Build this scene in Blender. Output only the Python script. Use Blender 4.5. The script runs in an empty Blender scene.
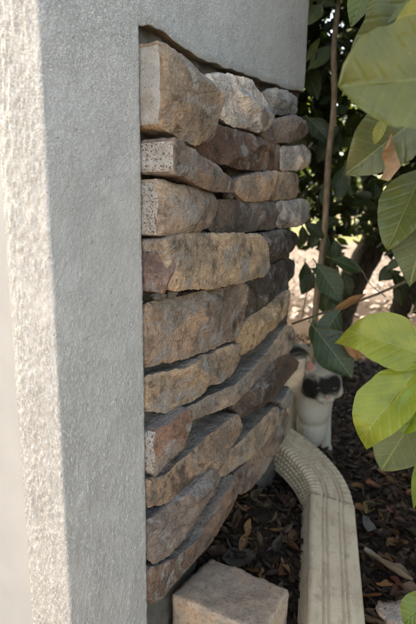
import bpy, bmesh, math, random
import numpy as np
from mathutils import Vector, Matrix, noise as mn, geometry as mg
R = math.radians
random.seed(7)
SC = bpy.context.scene
COL = SC.collection

# ------------------------------------------------------------------ camera
CAMZ, F, CX, CY = 0.70, 471.0, 208.0, 312.0        # focal length in photo pixels
PITCH, ROLL = R(11.6), R(0.8)
r0 = Vector((1, 0, 0)); u0 = Vector((0, math.sin(PITCH), math.cos(PITCH)))
FW = Vector((0, math.cos(PITCH), -math.sin(PITCH)))
RT = r0 * math.cos(ROLL) + u0 * math.sin(ROLL)
UP = u0 * math.cos(ROLL) - r0 * math.sin(ROLL)
CAM = Vector((0, 0, CAMZ))
cd = bpy.data.cameras.new('camera'); cam = bpy.data.objects.new('camera', cd); COL.objects.link(cam)
cd.sensor_fit = 'HORIZONTAL'; cd.sensor_width = 36; cd.lens = 36 * F / 416
cd.clip_start = 0.02; cd.clip_end = 600
m = Matrix((RT, UP, -FW)).transposed().to_4x4(); m.translation = CAM
cam.matrix_world = m
SC.camera = cam
cd.dof.use_dof = True; cd.dof.focus_distance = 0.70; cd.dof.aperture_fstop = 8.0

# ------------------------------------------------------------------ sky, sun, exposure
UW = Vector((0.5, 0.8660254, 0)); NW = Vector((0.8660254, -0.5, 0)); DW = 0.40   # the wall: direction, outward normal, distance
SUN_EL = R(55); ha = R(-2)
hl = -NW * math.cos(ha) - UW * math.sin(ha)
SUN = Vector((hl.x * math.cos(SUN_EL), hl.y * math.cos(SUN_EL), math.sin(SUN_EL)))
w = bpy.data.worlds.new('World'); SC.world = w; w.use_nodes = True
nt = w.node_tree; bg = nt.nodes['Background']
sky = nt.nodes.new('ShaderNodeTexSky'); sky.sky_type = 'NISHITA'; sky.sun_disc = False
sky.sun_elevation = SUN_EL; sky.sun_rotation = math.atan2(hl.x, hl.y) % (2 * math.pi)
sky.dust_density = 2.5; sky.air_density = 1.0
nt.links.new(sky.outputs[0], bg.inputs[0]); bg.inputs[1].default_value = 0.15
sd = bpy.data.lights.new('sun', 'SUN'); sd.energy = 2.6; sd.angle = R(0.55); sd.color = (1.0, 0.93, 0.82)
so = bpy.data.objects.new('sun', sd); COL.objects.link(so)
so.rotation_euler = SUN.to_track_quat('Z', 'Y').to_euler(); so.location = (-3, 1, 5)
vs = SC.view_settings
vs.view_transform = 'Standard'; vs.look = 'None'; vs.gamma = 1; vs.exposure = 2.54
try:
    vs.use_white_balance = True; vs.white_balance_temperature = 9300; vs.white_balance_tint = 6
except Exception:
    pass

# ------------------------------------------------------------------ helpers
def ray(px, py):
    return (FW + RT * ((px - CX) / F) - UP * ((py - CY) / F))
def P(px, py, z):                      # the point seen at a pixel, z metres along the optical axis
    return CAM + ray(px, py) * z
def on_wall(px, py, p):                # pixel -> (s, h) on the plane p metres proud of the wall
    d = ray(px, py); t = (-DW + p) / d.dot(NW); q = CAM + d * t
    return q.dot(UW), q.z
def W(s, p, h):                        # wall coordinates -> world
    v = UW * s + NW * (p - DW); return Vector((v.x, v.y, h))
def smooth(a, b, x):
    t = min(1, max(0, (x - a) / (b - a))); return t * t * (3 - 2 * t)
def ground_z(x, y):
    z = -0.26 * max(0, 1.02 - y) if y > 0.45 else -0.26 * 0.57 - 0.02 * (0.45 - max(y, -2))
    z += 0.010 * mn.noise((x * 5, y * 5, 3.1)) + 0.004 * mn.noise((x * 23, y * 23, 1.7)) if abs(x) < 6 and abs(y) < 6 else 0
    p = x * NW.x + y * NW.y + DW; s = x * UW.x + y * UW.y
    z += .078 * math.exp(-(max(p, 0) / .085) ** 2) * smooth(.55, .72, s) * (1 - smooth(.88, 1.03, s))      # mulch banked up against the wall
    return z
def on_ground(px, py, dz=0):
    d = ray(px, py); t = 0.3
    while t < 40:
        q = CAM + d * t
        if q.z < ground_z(q.x, q.y) + dz: return q
        t += 0.004
    return q
def mk(name, verts, faces, mat=None, parent=None, smooth_=True, uv=None, mi=None):
    me = bpy.data.meshes.new(name)
    me.from_pydata([tuple(v) for v in verts], [], faces)
    if mat is not None:
        for mm in (mat if isinstance(mat, (list, tuple)) else [mat]): me.materials.append(mm)
    if mi is not None: me.polygons.foreach_set('material_index', mi)
    if smooth_: me.polygons.foreach_set('use_smooth', [True] * len(me.polygons))
    if uv is not None:
        lay = me.uv_layers.new(name='UVMap')
        idx = np.zeros(len(me.loops), dtype=np.int32); me.loops.foreach_get('vertex_index', idx)
        lay.data.foreach_set('uv', np.asarray(uv, dtype=np.float32)[idx].ravel())
    me.update()
    o = bpy.data.objects.new(name, me); COL.objects.link(o)
    if parent is not None: put(o, parent)
    return o
def put(o, parent):                    # parent, keeping the world place
    o.parent = parent; o.matrix_parent_inverse = parent_mw(parent).inverted()
def parent_mw(p):
    mw = Matrix.LocRotScale(p.location, p.rotation_euler, p.scale)
    if p.parent: mw = parent_mw(p.parent) @ p.matrix_parent_inverse @ mw
    return mw
def empty(name, loc):
    o = bpy.data.objects.new(name, None); COL.objects.link(o); o.location = loc; o.empty_display_size = .05; return o
def tag(o, label=None, cat=None, group=None, kind=None):
    for k, v in (('label', label), ('category', cat), ('group', group), ('kind', kind)):
        if v: o[k] = v
    return o
def tube(pts, rads, n=10, caps=True):
    """tapered tube along points -> verts, faces"""
    vs_, fs = [], []
    N = len(pts); up = Vector((0.3, 0.2, 1)).normalized()
    for i, p in enumerate(pts):
        t = (pts[min(i + 1, N - 1)] - pts[max(i - 1, 0)]).normalized()
        a = t.cross(up)
        if a.length < 1e-3: a = t.cross(Vector((1, 0, 0)))
        a.normalize(); b = t.cross(a)
        for k in range(n):
            an = 2 * math.pi * k / n
            rr = rads[i] * (1 + 0.16 * mn.noise((p.x * 30 + math.cos(an) * 1.3, p.y * 30 + math.sin(an) * 1.3, p.z * 22)))
            vs_.append(p + a * math.cos(an) * rr + b * math.sin(an) * rr)
    for i in range(N - 1):
        for k in range(n):
            fs.append((i * n + k, i * n + (k + 1) % n, (i + 1) * n + (k + 1) % n, (i + 1) * n + k))
    if caps:
        fs.append(tuple(range(n))[::-1]); fs.append(tuple(range((N - 1) * n, N * n)))
    return vs_, fs
def spline(pts, per=8):
    out = []
    n = len(pts)
    for i in range(n - 1):
        p0, p1, p2, p3 = pts[max(i - 1, 0)], pts[i], pts[i + 1], pts[min(i + 2, n - 1)]
        for k in range(per):
            t = k / per
            out.append(0.5 * ((2 * p1) + (p2 - p0) * t + (2 * p0 - 5 * p1 + 4 * p2 - p3) * t * t + (3 * p1 - p0 - 3 * p2 + p3) * t ** 3))
    out.append(pts[-1].copy()); return out

# ------------------------------------------------------------------ materials
class Nodes:
    def __init__(s, name):
        s.m = bpy.data.materials.new(name); s.m.use_nodes = True; s.t = s.m.node_tree
        s.b = s.t.nodes['Principled BSDF']; s.out = s.t.nodes['Material Output']
    def n(s, typ, **kw):
        x = s.t.nodes.new('ShaderNode' + typ)
        for k, v in kw.items():
            if k.startswith('i_'):
                x.inputs[k[2:].replace('_', ' ')].default_value = v
            else: setattr(x, k, v)
        return x
    def l(s, a, b): s.t.links.new(a, b)
    def co(s, kind='Object'): return s.n('TexCoord').outputs[kind]
    def map(s, co, scale=(1, 1, 1), rot=(0, 0, 0)):
        x = s.n('Mapping'); x.inputs['Scale'].default_value = scale; x.inputs['Rotation'].default_value = rot; s.l(co, x.inputs[0]); return x.outputs[0]
    def noise(s, co, scale, detail=4, rough=.55, dist=0):
        x = s.n('TexNoise'); x.inputs['Scale'].default_value = scale; x.inputs['Detail'].default_value = detail
        x.inputs['Roughness'].default_value = rough; x.inputs['Distortion'].default_value = dist
        if co is not None: s.l(co, x.inputs['Vector'])
        return x.outputs['Fac']
    def voro(s, co, scale, feature='F1', out='Distance', rnd=1):
        x = s.n('TexVoronoi', feature=feature); x.inputs['Scale'].default_value = scale; x.inputs['Randomness'].default_value = rnd
        if co is not None: s.l(co, x.inputs['Vector'])
        return x.outputs[out]
    def ramp(s, f, stops, interp='LINEAR'):
        x = s.n('ValToRGB'); e = x.color_ramp.elements; x.color_ramp.interpolation = interp
        while len(e) < len(stops): e.new(.5)
        for q, (p, c) in zip(e, stops):
            q.position = p; q.color = (c if len(c) == 4 else (*c, 1)) if hasattr(c, '__len__') else (c, c, c, 1)
        s.l(f, x.inputs[0]); return x.outputs[0]
    def mix(s, f, a, b, typ='MIX'):
        x = s.n('Mix', data_type='RGBA', blend_type=typ)
        for q, v in ((x.inputs[0], f), (x.inputs[6], a), (x.inputs[7], b)):
            if hasattr(v, 'is_output') or isinstance(v, bpy.types.NodeSocket): s.l(v, q)
            elif hasattr(v, '__len__'): q.default_value = (*v, 1) if len(v) == 3 else v
            else: q.default_value = v
        return x.outputs[2]
    def math(s, op, a, b=0.0, c=None):
        x = s.n('Math', operation=op)
        for q, v in zip(x.inputs, (a, b, c)):
            if v is None: continue
            if isinstance(v, bpy.types.NodeSocket): s.l(v, q)
            else: q.default_value = v
        return x.outputs[0]
    def bump(s, h, strength, dist, nrm=None):
        x = s.n('Bump'); x.inputs['Strength'].default_value = strength; x.inputs['Distance'].default_value = dist
        s.l(h, x.inputs['Height'])
        if nrm is not None: s.l(nrm, x.inputs['Normal'])
        return x.outputs[0]
    def fin(s, color=None, rough=None, normal=None, spec=None):
        for k, v in (('Base Color', color), ('Roughness', rough), ('Normal', normal), ('Specular IOR Level', spec)):
            if v is None: continue
            if isinstance(v, bpy.types.NodeSocket): s.l(v, s.b.inputs[k])
            elif hasattr(v, '__len__'): s.b.inputs[k].default_value = (*v, 1)
            else: s.b.inputs[k].default_value = v
        return s.m

def m_stucco():
    q = Nodes('painted_stucco'); c = q.co(); s = q.n('SeparateXYZ'); q.l(c, s.inputs[0])
    up = q.ramp(q.math('MULTIPLY', s.outputs[2], .5), [(.22, 0), (.46, 1)])
    runs = q.noise(q.map(c, (1, 1, .45)), 540, 4, .62, .05); dab = q.noise(c, 500, 4, .62, .1)
    h = q.mix(up, q.ramp(runs, [(.44, 0), (.70, 1)]), q.ramp(dab, [(.46, 0), (.72, 1)]))
    h = q.math('MULTIPLY', h, q.ramp(q.noise(c, 26, 3, .6, .4), [(.34, .62), (.62, 1.10)]))
    h = q.math('ADD', h, q.math('MULTIPLY', q.noise(c, 800, 2, .5), .35))
    big = q.noise(c, 9, 4, .6)
    col = q.mix(q.ramp(big, [(.3, 0), (.75, 1)]), (.510, .502, .490), (.600, .590, .575))
    dirt = q.ramp(q.noise(c, 210, 4, .7), [(.60, 0), (.70, .4)])
    col = q.mix(dirt, col, (.34, .315, .275))
    pit = q.ramp(q.noise(c, 120, 2, .5), [(.72, 0), (.75, .5)])
    col = q.mix(pit, col, (.16, .14, .115)); h = q.math('SUBTRACT', h, q.math('MULTIPLY', pit, 1.2))
    streak = q.ramp(q.noise(q.map(c, (1, 1, .03)), 40, 4, .6), [(.52, 0), (.72, .35)])
    col = q.mix(streak, col, (.42, .405, .375))
    return q.fin(col, .27, q.bump(h, .9, .0021), .6)
def m_trim():
    q = Nodes('smooth_trim_paint'); c = q.co()
    col = q.mix(q.ramp(q.noise(c, 14, 4), [(.35, 0), (.7, 1)]), (.335, .345, .35), (.375, .385, .39))
    return q.fin(col, .3, q.bump(q.noise(q.map(c, (60, 60, 6)), 3, 3), .15, .001), .5)
def m_mortar():
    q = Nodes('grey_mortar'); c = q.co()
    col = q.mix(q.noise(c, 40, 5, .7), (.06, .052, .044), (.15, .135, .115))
    return q.fin(col, .95, q.bump(q.noise(c, 90, 6, .7), .8, .004))
def m_stone():
    q = Nodes('weathered_veneer_stone'); c = q.co()
    oi = q.n('ObjectInfo'); base = oi.outputs['Color']
    off = q.n('VectorMath', operation='ADD'); q.l(c, off.inputs[0]); sc = q.n('VectorMath', operation='SCALE')
    cx = q.n('CombineXYZ'); q.l(oi.outputs['Random'], cx.inputs[0]); q.l(oi.outputs['Random'], cx.inputs[1])
    q.l(cx.outputs[0], sc.inputs[0]); sc.inputs['Scale'].default_value = 7; q.l(sc.outputs[0], off.inputs[1]); v = off.outputs[0]
    big = q.noise(v, 16, 5, .62, .8); mid = q.noise(v, 48, 6, .65, .5); fine = q.noise(v, 240, 5, .7)
    base = q.mix(1.0, base, (1.14, 1.14, 1.20), 'MULTIPLY')
    tan = q.mix(1.0, base, (1.95, 1.78, 1.60), 'MULTIPLY'); dark = q.mix(1.0, base, (.20, .19, .20), 'MULTIPLY')
    grey = q.mix(.8, base, (.36, .345, .33))
    col = q.mix(q.ramp(q.noise(v, 11, 4, .6, .6), [(.42, 0), (.58, 1)]), base, tan)
    col = q.mix(q.ramp(big, [(.56, 0), (.66, .8)]), col, dark)
    col = q.mix(q.ramp(mid, [(.545, 0), (.69, .8)]), col, dark)
    col = q.mix(q.ramp(q.noise(v, 17, 6, .7, 1.0), [(.52, 0), (.61, .85)]), col, grey)
    col = q.mix(q.ramp(q.noise(q.map(v, (1.6, 1.6, .5)), 60, 6, .75, .6), [(.58, 0), (.74, .6)]), col, dark)
    rust = q.ramp(q.noise(q.map(v, (1, 1, 2.2)), 31, 4, .6, .4), [(.60, 0), (.72, .55)])
    col = q.mix(rust, col, (.27, .175, .110))
    # grey tint on upward-facing faces, its edge broken up by noise
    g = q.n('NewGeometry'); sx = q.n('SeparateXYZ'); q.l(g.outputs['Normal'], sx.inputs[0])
    upz = q.math('ADD', sx.outputs[2], q.math('MULTIPLY', q.math('SUBTRACT', mid, .5), 1.6))
    col = q.mix(q.ramp(upz, [(.50, 0), (.80, .7)]), col, (.255, .245, .240))
    col = q.mix(q.ramp(fine, [(.3, .5), (.62, 0)]), col, dark)
    sp = q.ramp(q.voro(v, 420), [(.0, 1), (.16, 0)])
    col = q.mix(q.math('MULTIPLY', sp, .35), col, (.45, .42, .37))
    col = q.mix(q.ramp(g.outputs['Pointiness'], [(.53, 0), (.62, .55)]), col, tan)
    vein = q.ramp(q.voro(q.map(v, (1, 1, 1.8)), 26, 'DISTANCE_TO_EDGE'), [(0, 0), (.05, 1)])
    h = q.math('ADD', q.math('MULTIPLY', mid, 1.0), q.math('MULTIPLY', fine, .30))
    h = q.math('ADD', h, q.math('MULTIPLY', q.noise(v, 95, 4, .6, 1.5), .5))
    col = q.mix(q.ramp(q.noise(v, 130, 5, .75), [(.56, 0), (.68, .55)]), col, dark); col = q.mix(q.ramp(q.noise(v, 170, 4, .7), [(.58, 0), (.70, .5)]), col, tan)
    h = q.math('ADD', h, q.math('MULTIPLY', vein, .12))
    rgh = q.ramp(mid, [(.3, .6), (.7, .88)])
    hs = q.n('HueSaturation'); hs.inputs['Saturation'].default_value = .95; q.l(col, hs.inputs['Color'])
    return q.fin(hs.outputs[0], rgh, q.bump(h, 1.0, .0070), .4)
def m_cut():
    q = Nodes('cut_aggregate_concrete'); c = q.co(); oi = q.n('ObjectInfo')
    col = q.mix(q.ramp(q.noise(c, 45, 6, .7), [(.3, 0), (.7, 1)]), (.32, .30, .28), (.50, .48, .455))
    col = q.mix(q.ramp(q.noise(c, 22, 4, .6), [(.52, 0), (.70, .6)]), col, (.30, .22, .155))
    nz = q.n('TexNoise'); nz.inputs['Scale'].default_value = 400; q.l(c, nz.inputs['Vector'])
    ad = q.n('VectorMath', operation='MULTIPLY_ADD'); q.l(nz.outputs['Color'], ad.inputs[0]); ad.inputs[1].default_value = (.0022,) * 3; q.l(c, ad.inputs[2]); w_ = ad.outputs[0]
    for sc_, th, sp in ((260, .50, [(0, (.03, .028, .028)), (.3, (.12, .09, .07)), (.6, (.30, .20, .13)), (1, (.60, .57, .53))]), (480, .45, [(0, (.05, .045, .042)), (.5, (.22, .15, .10)), (1, (.62, .60, .57))])):
        v1 = q.n('TexVoronoi'); v1.inputs['Scale'].default_value = sc_; q.l(w_, v1.inputs['Vector'])
        sep = q.n('SeparateColor'); q.l(v1.outputs['Color'], sep.inputs[0])
        pick = q.math('MULTIPLY', q.ramp(sep.outputs[0], [(th, 0), (th + .04, 1)]), q.ramp(v1.outputs['Distance'], [(.42, 1), (.52, 0)]))
        col = q.mix(q.math('MULTIPLY', pick, q.math('MULTIPLY', oi.outputs['Alpha'], .85)), col, q.ramp(sep.outputs[1], sp))
    pits = q.ramp(q.voro(w_, 120), [(.04, 0), (.13, 1)])
    col = q.mix(q.math('MULTIPLY', q.math('SUBTRACT', 1, pits), .85), col, (.05, .045, .04))
    return q.fin(col, .9, q.bump(q.math('ADD', pits, q.math('MULTIPLY', q.noise(c, 330, 4, .7), 1.6)), .7, .0025))
def m_paver():
    q = Nodes('old_concrete_paver'); c = q.co()
    a = q.noise(c, 18, 6, .65, .5); f = q.noise(c, 170, 6, .75)
    col = q.ramp(a, [(.3, (.26, .21, .175)), (.48, (.40, .31, .25)), (.62, (.54, .36, .24)), (.78, (.58, .50, .43))])
    g = q.n('NewGeometry'); sx = q.n('SeparateXYZ'); q.l(g.outputs['Normal'], sx.inputs[0])
    grime = q.ramp(q.math('ADD', sx.outputs[2], q.math('MULTIPLY', q.math('SUBTRACT', q.noise(c, 25, 5, .7), .5), 1.3)), [(.5, 0), (.9, .7)])
    col = q.mix(grime, col, (.25, .18, .132))
    col = q.mix(q.ramp(f, [(.3, .8), (.5, 0)]), col, (.07, .06, .055))
    sp = q.ramp(q.voro(c, 300), [(.0, 1), (.2, 0)])
    col = q.mix(q.math('MULTIPLY', sp, .6), col, (.55, .50, .46))
    return q.fin(col, .92, q.bump(q.math('ADD', f, a), .8, .003))
def m_pipe():
    q = Nodes('weathered_white_aluminium'); c = q.co()
    a = q.noise(c, 14, 4, .6, .3)
    col = q.mix(q.ramp(a, [(.35, 0), (.7, 1)]), (.50, .405, .295), (.40, .315, .225))
    st = q.ramp(q.noise(q.map(q.map(c, (1, 1, 1), (0, 0, R(14))), (1, .22, 1)), 70, 5, .65, .1), [(.48, 0), (.74, .6)])
    col = q.mix(st, col, (.25, .18, .12))
    col = q.mix(q.ramp(q.noise(c, 42, 6, .72, .3), [(.54, 0), (.70, .6)]), col, (.20, .145, .095))
    sp = q.ramp(q.noise(c, 420, 3, .6), [(.66, 0), (.71, .8)])
    col = q.mix(sp, col, (.07, .055, .04))
    return q.fin(col, q.ramp(a, [(.3, .34), (.7, .52)]), q.bump(q.noise(c, 60, 3), .05, .001), .5)
def m_leaf(name, tl=.35, rough=.42, vein=.5):
    """leaf; UV u along the blade, v across (-.5..5); the object's colour tints it"""
    q = Nodes(name); uv = q.co('UV'); s = q.n('SeparateXYZ'); q.l(uv, s.inputs[0])
    u, v = s.outputs[0], s.outputs[1]
    av = q.math('ABSOLUTE', q.math('SUBTRACT', v, .5))
    base = q.n('ObjectInfo').outputs['Color']; oc = q.co()
    rib = q.math('MULTIPLY', q.ramp(av, [(.004, 1), (.017, 0)]), min(1, .4 + vein))
    ph = q.math('MULTIPLY', q.math('SUBTRACT', u, q.math('MULTIPLY', av, .55)), 8.0)
    sw = q.math('ABSOLUTE', q.math('SUBTRACT', q.math('FRACT', ph), .5))
    side = q.ramp(sw, [(.0, 1), (.05, 0)])
    pale = q.mix(.55, q.mix(1.0, base, (1.5, 1.4, 1.2), 'MULTIPLY'), (.30, .34, .12))
    big = q.noise(oc, 30, 4, .6)
    col = q.mix(q.ramp(big, [(.35, 0), (.68, 1)]), q.mix(1.0, base, (.80, .84, .8), 'MULTIPLY'), q.mix(1.0, base, (1.18, 1.12, 1.05), 'MULTIPLY'))
    col = q.mix(q.math('MULTIPLY', side, .28 * vein * 2), col, pale)
    col = q.mix(q.math('MULTIPLY', rib, .85), col, pale)
    spot = q.ramp(q.noise(oc, 210, 3, .6), [(.67, 0), (.72, .55)])
    col = q.mix(spot, col, (.33, .28, .14))
    blot = q.ramp(q.noise(oc, 75, 5, .7), [(.60, 0), (.75, .35)])
    col = q.mix(blot, col, q.mix(1.0, base, (.55, .5, .5), 'MULTIPLY'))
    h = q.math('ADD', q.math('MULTIPLY', q.ramp(sw, [(0, 0), (.22, 1)]), .5), q.math('MULTIPLY', q.ramp(av, [(.0, 0), (.05, 1)]), .5))
    net = q.ramp(q.voro(oc, 330, 'DISTANCE_TO_EDGE'), [(0, 1), (.10, 0)])
    col = q.mix(q.math('MULTIPLY', net, .16), col, pale)
    edge = q.ramp(q.noise(oc, 55, 3, .6), [(.45, 0), (.75, .35)])
    col = q.mix(edge, col, q.mix(1.0, base, (1.45, 1.2, .9), 'MULTIPLY'))
    h = q.math('ADD', h, q.math('MULTIPLY', q.noise(oc, 110, 4), .5))
    q.fin(col, q.ramp(q.noise(oc, 40, 4), [(.3, rough * .75), (.7, rough * 1.15)]), q.bump(h, .6, .0016), .5)
    tr = q.n('BsdfTranslucent'); q.l(q.mix(1.0, col, (1.15, 1.12, .5), 'MULTIPLY'), tr.inputs[0])
    mx = q.n('MixShader'); mx.inputs[0].default_value = tl
    q.l(q.b.outputs[0], mx.inputs[1]); q.l(tr.outputs[0], mx.inputs[2]); q.l(mx.outputs[0], q.out.inputs[0])
    return q.m
def m_crown(name, c0, c1, tl=.3):
    q = Nodes(name); g = q.n('NewGeometry')
    col = q.mix(g.outputs['Random Per Island'], c0, c1)
    q.fin(col, .45, None, .45)
    tr = q.n('BsdfTranslucent'); q.l(q.mix(1.0, col, (1.4, 1.3, .5), 'MULTIPLY'), tr.inputs[0])
    mx = q.n('MixShader'); mx.inputs[0].default_value = tl
    q.l(q.b.outputs[0], mx.inputs[1]); q.l(tr.outputs[0], mx.inputs[2]); q.l(mx.outputs[0], q.out.inputs[0])
    return q.m
def m_bark(name, a, b):
    q = Nodes(name); c = q.co(); f = q.noise(q.map(c, (1, 1, .18)), 90, 6, .7)
    return q.fin(q.mix(q.ramp(f, [(.35, 0), (.65, 1)]), a, b), .9, q.bump(f, 1.0, .010))
def m_dead():
    q = Nodes('dead_leaf'); c = q.co(); base = q.n('ObjectInfo').outputs['Color']
    f = q.noise(c, 70, 5, .7)
    col = q.mix(f, q.mix(1.0, base, (.5, .45, .42), 'MULTIPLY'), q.mix(1.0, base, (1.4, 1.35, 1.3), 'MULTIPLY'))
    return q.fin(col, .6, q.bump(f, .5, .002), .25)
def m_litter(name, c0, c1, c2):
    q = Nodes(name); g = q.n('NewGeometry')
    col = q.ramp(g.outputs['Random Per Island'], [(0, c0), (.6, c1), (1, c2)])
    return q.fin(col, .7, None, .2)
def m_ground():
    q = Nodes('garden_ground'); c = q.co(); s = q.n('SeparateXYZ'); q.l(c, s.inputs[0])
    f = q.noise(c, 60, 7, .75); b = q.noise(c, 2.3, 4, .6); v = q.noise(c, 14, 6, .75, .5)
    mulch = q.ramp(f, [(.3, (.012, .008, .006)), (.55, (.040, .026, .018)), (.75, (.085, .058, .042))])
    dry = q.ramp(v, [(.36, (.035, .026, .022)), (.5, (.15, .122, .11)), (.68, (.32, .28, .265))])
    lawn = q.mix(f, (.09, .105, .045), (.17, .17, .09))
    wob = q.math('MULTIPLY', q.math('SUBTRACT', b, .5), 1.4)
    y = q.math('ADD', s.outputs[1], wob)
    bed = q.math('MULTIPLY', q.ramp(q.math('MULTIPLY', y, .1), [(.38, 1), (.44, 0)]), q.ramp(q.math('ADD', q.math('MULTIPLY', s.outputs[1], 1), .5), [(.35, 0), (.65, 1)]))
    col = q.mix(bed, dry, mulch)
    col = q.mix(q.ramp(q.math('MULTIPLY', y, .02), [(.27, 0), (.285, 1)]), col, lawn)
    return q.fin(col, .95, q.bump(f, 1.0, .012), .2)
STUCCO, TRIM, MORTAR, STONE, CUT = m_stucco(), m_trim(), m_mortar(), m_stone(), m_cut()
PAVER, PIPE = m_paver(), m_pipe()
LEAF, LEAFD = m_leaf('broad_leaf', .46, .30), m_leaf('shade_leaf', .25, .40)
LEAFU = m_leaf('leaf_underside', .3, .7, .8); LEAFS = m_leaf('smooth_leaf', .4, .34, .2)
BARK, TWIG = m_bark('brown_bark', (.022, .015, .010), (.105, .073, .05)), m_bark('tan_stem', (.11, .08, .05), (.24, .18, .12))
DEAD, GROUND = m_dead(), m_ground(); STEMM = m_bark('pale_tan_stem', (.16, .115, .075), (.36, .275, .19))
q = Nodes('brown_scratch_coat'); c = q.co(); f = q.noise(c, 120, 5, .7); LIPM = q.fin(q.mix(f, (.17, .115, .065), (.34, .25, .16)), .95, q.bump(f, .8, .003))

# ------------------------------------------------------------------ ground
def axis(lo, hi, d0, d1, near, far):
    a = list(np.arange(lo, hi + 1e-6, d0)); x = hi; st = d0
    while x < far: st *= 1.35; x += st; a.append(x)
    x = lo; st = d0; pre = []
    while x > -far: st *= 1.35; x -= st; pre.append(x)
    return pre[::-1] + a
gx = axis(-0.6, 2.2, .022, 1, 0, 240); gy = axis(0.3, 3.2, .022, 1, 0, 240)
gv = [(x, y, ground_z(x, y)) for y in gy for x in gx]; nx = len(gx)
gf = [(j * nx + i, j * nx + i + 1, (j + 1) * nx + i + 1, (j + 1) * nx + i) for j in range(len(gy) - 1) for i in range(nx - 1)]
tag(mk('ground', gv, gf, GROUND), kind='structure')

def m_bounce_slab():
    q = Nodes('bounce_paving'); c = q.co(); f = q.noise(c, 30, 6, .7)
    return q.fin(q.mix(f, (.22, .165, .135), (.29, .225, .19)), .9, q.bump(f, .4, .003))
pv = [W(s, p_, z) for z in (-.30, -.135) for (s, p_) in ((-7, -6), (.30, -6), (.30, .55), (-7, .55))]  # unseen slab added to bounce warm sunlight onto the near stucco face
tag(mk('bounce_slab', pv, [(3, 2, 1, 0), (4, 5, 6, 7), (0, 1, 5, 4), (1, 2, 6, 5), (2, 3, 7, 6), (3, 0, 4, 7)], m_bounce_slab(), None, False), kind='structure')

# ------------------------------------------------------------------ the pillar: stucco faces
S0, S1, SC_ = 0.354, 0.5125, 1.135        # near corner, edge of the stone recess, far corner
pillar = empty('stone_clad_pillar', W(0.75, -0.2, 0.0))
tag(pillar, 'grey stucco pillar clad on one side with stacked brown and tan stones', 'pillar')
def relief(s, z):
    a = 0.45 + 0.55 * smooth(0.35, 0.85, z)                       # the trowel marks run upright lower down
    w1 = mn.noise((s * 60, z * 60 * a, 5.0)) * 0.5
    n1 = mn.noise((s * 170 + w1, z * 170 * a + w1, 1.3))
    n2 = mn.noise((s * 260, z * 260 * a, 9.1))
    n3 = mn.noise((s * 14, z * 14, 2.0))
    h = smooth(-.05, .45, n1) * 0.0007 + n2 * 0.0003 + n3 * 0.0012
    return h
def relief_b(t, z):                                               # the near face: heavy vertical runs
    w1 = mn.noise((t * 45, z * 40, 15.0))
    n1 = mn.noise((t * 330 + w1 * 1.2, z * 120 + w1, 21.3))
    n2 = mn.noise((t * 260, z * 190, 19.1)); n3 = mn.noise((t * 95, z * 9, 12.0))
    return (smooth(-.30, .30, n1) * 0.0015 + n2 * 0.0005 + smooth(-.1, .3, n3) * 0.0012) * (.35 + .65 * smooth(-.072, -.058, t))
LIP0 = on_wall(142, 25, 0)[1]
BW, CR = 0.072, 0.003
ZB, ZD, ZT = -0.20, 1.30, 2.5
zs = list(np.arange(ZB, ZD, .0022)) + list(np.linspace(ZD, ZT, 14))
ts = list(np.arange(-BW, -CR, .0014)) + [-CR * .66, -CR * .33, 0, CR * .33, CR * .66] + list(np.arange(CR, S1 - S0 + .0001, .0020))
ts[-1] = S1 - S0
def prof(t, z):
    q = .5 * (1 + t / CR) if abs(t) < CR else (0 if t < 0 else 1)
    if t <= -CR: base = W(S0, t, z); nr = -UW
    elif t >= CR: base = W(S0 + t, 0, z); nr = NW
    else:
        an = q * math.pi / 2; c = W(S0 + CR, -CR, z)
        nr = (-UW * math.cos(an) + NW * math.sin(an)); base = c + nr * CR
    hb = relief_b(t, z) if q < 1 else 0; hg = relief(S0 + t, z) if q > 0 else 0
    h = hb * (1 - q) + hg * q
    if abs(t) < .008: h = h * (.35 + .65 * abs(t) / .008) + .0008 * (1 - abs(t) / .008) * smooth(-.2, .5, mn.noise((z * 140, 3.3, t * 60)))
    if t > S1 - S0 - .004 and z < LIP0: h -= .0012 * smooth(S1 - S0 - .004, S1 - S0, t)
    return base + nr * h
V = [prof(t, z) for z in zs for t in ts]; n = len(ts)
# return edge into the recess
Fc = [(j * n + i, j * n + i + 1, (j + 1) * n + i + 1, (j + 1) * n + i) for j in range(len(zs) - 1) for i in range(n - 1)]
b0 = len(V)
V += [W(S1 + .0005, -.012, z) for z in zs] + [W(S1 + .0005, -.05, z) for z in zs]
for j in range(len(zs) - 1):
    if zs[j] > LIP0: break
    Fc.append((j * n + n - 1, b0 + j, b0 + j + 1, (j + 1) * n + n - 1))
    k = b0 + len(zs); Fc.append((b0 + j, k + j, k + j + 1, b0 + j + 1))
mk('stucco_corner', V, Fc, STUCCO, pillar)
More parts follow.
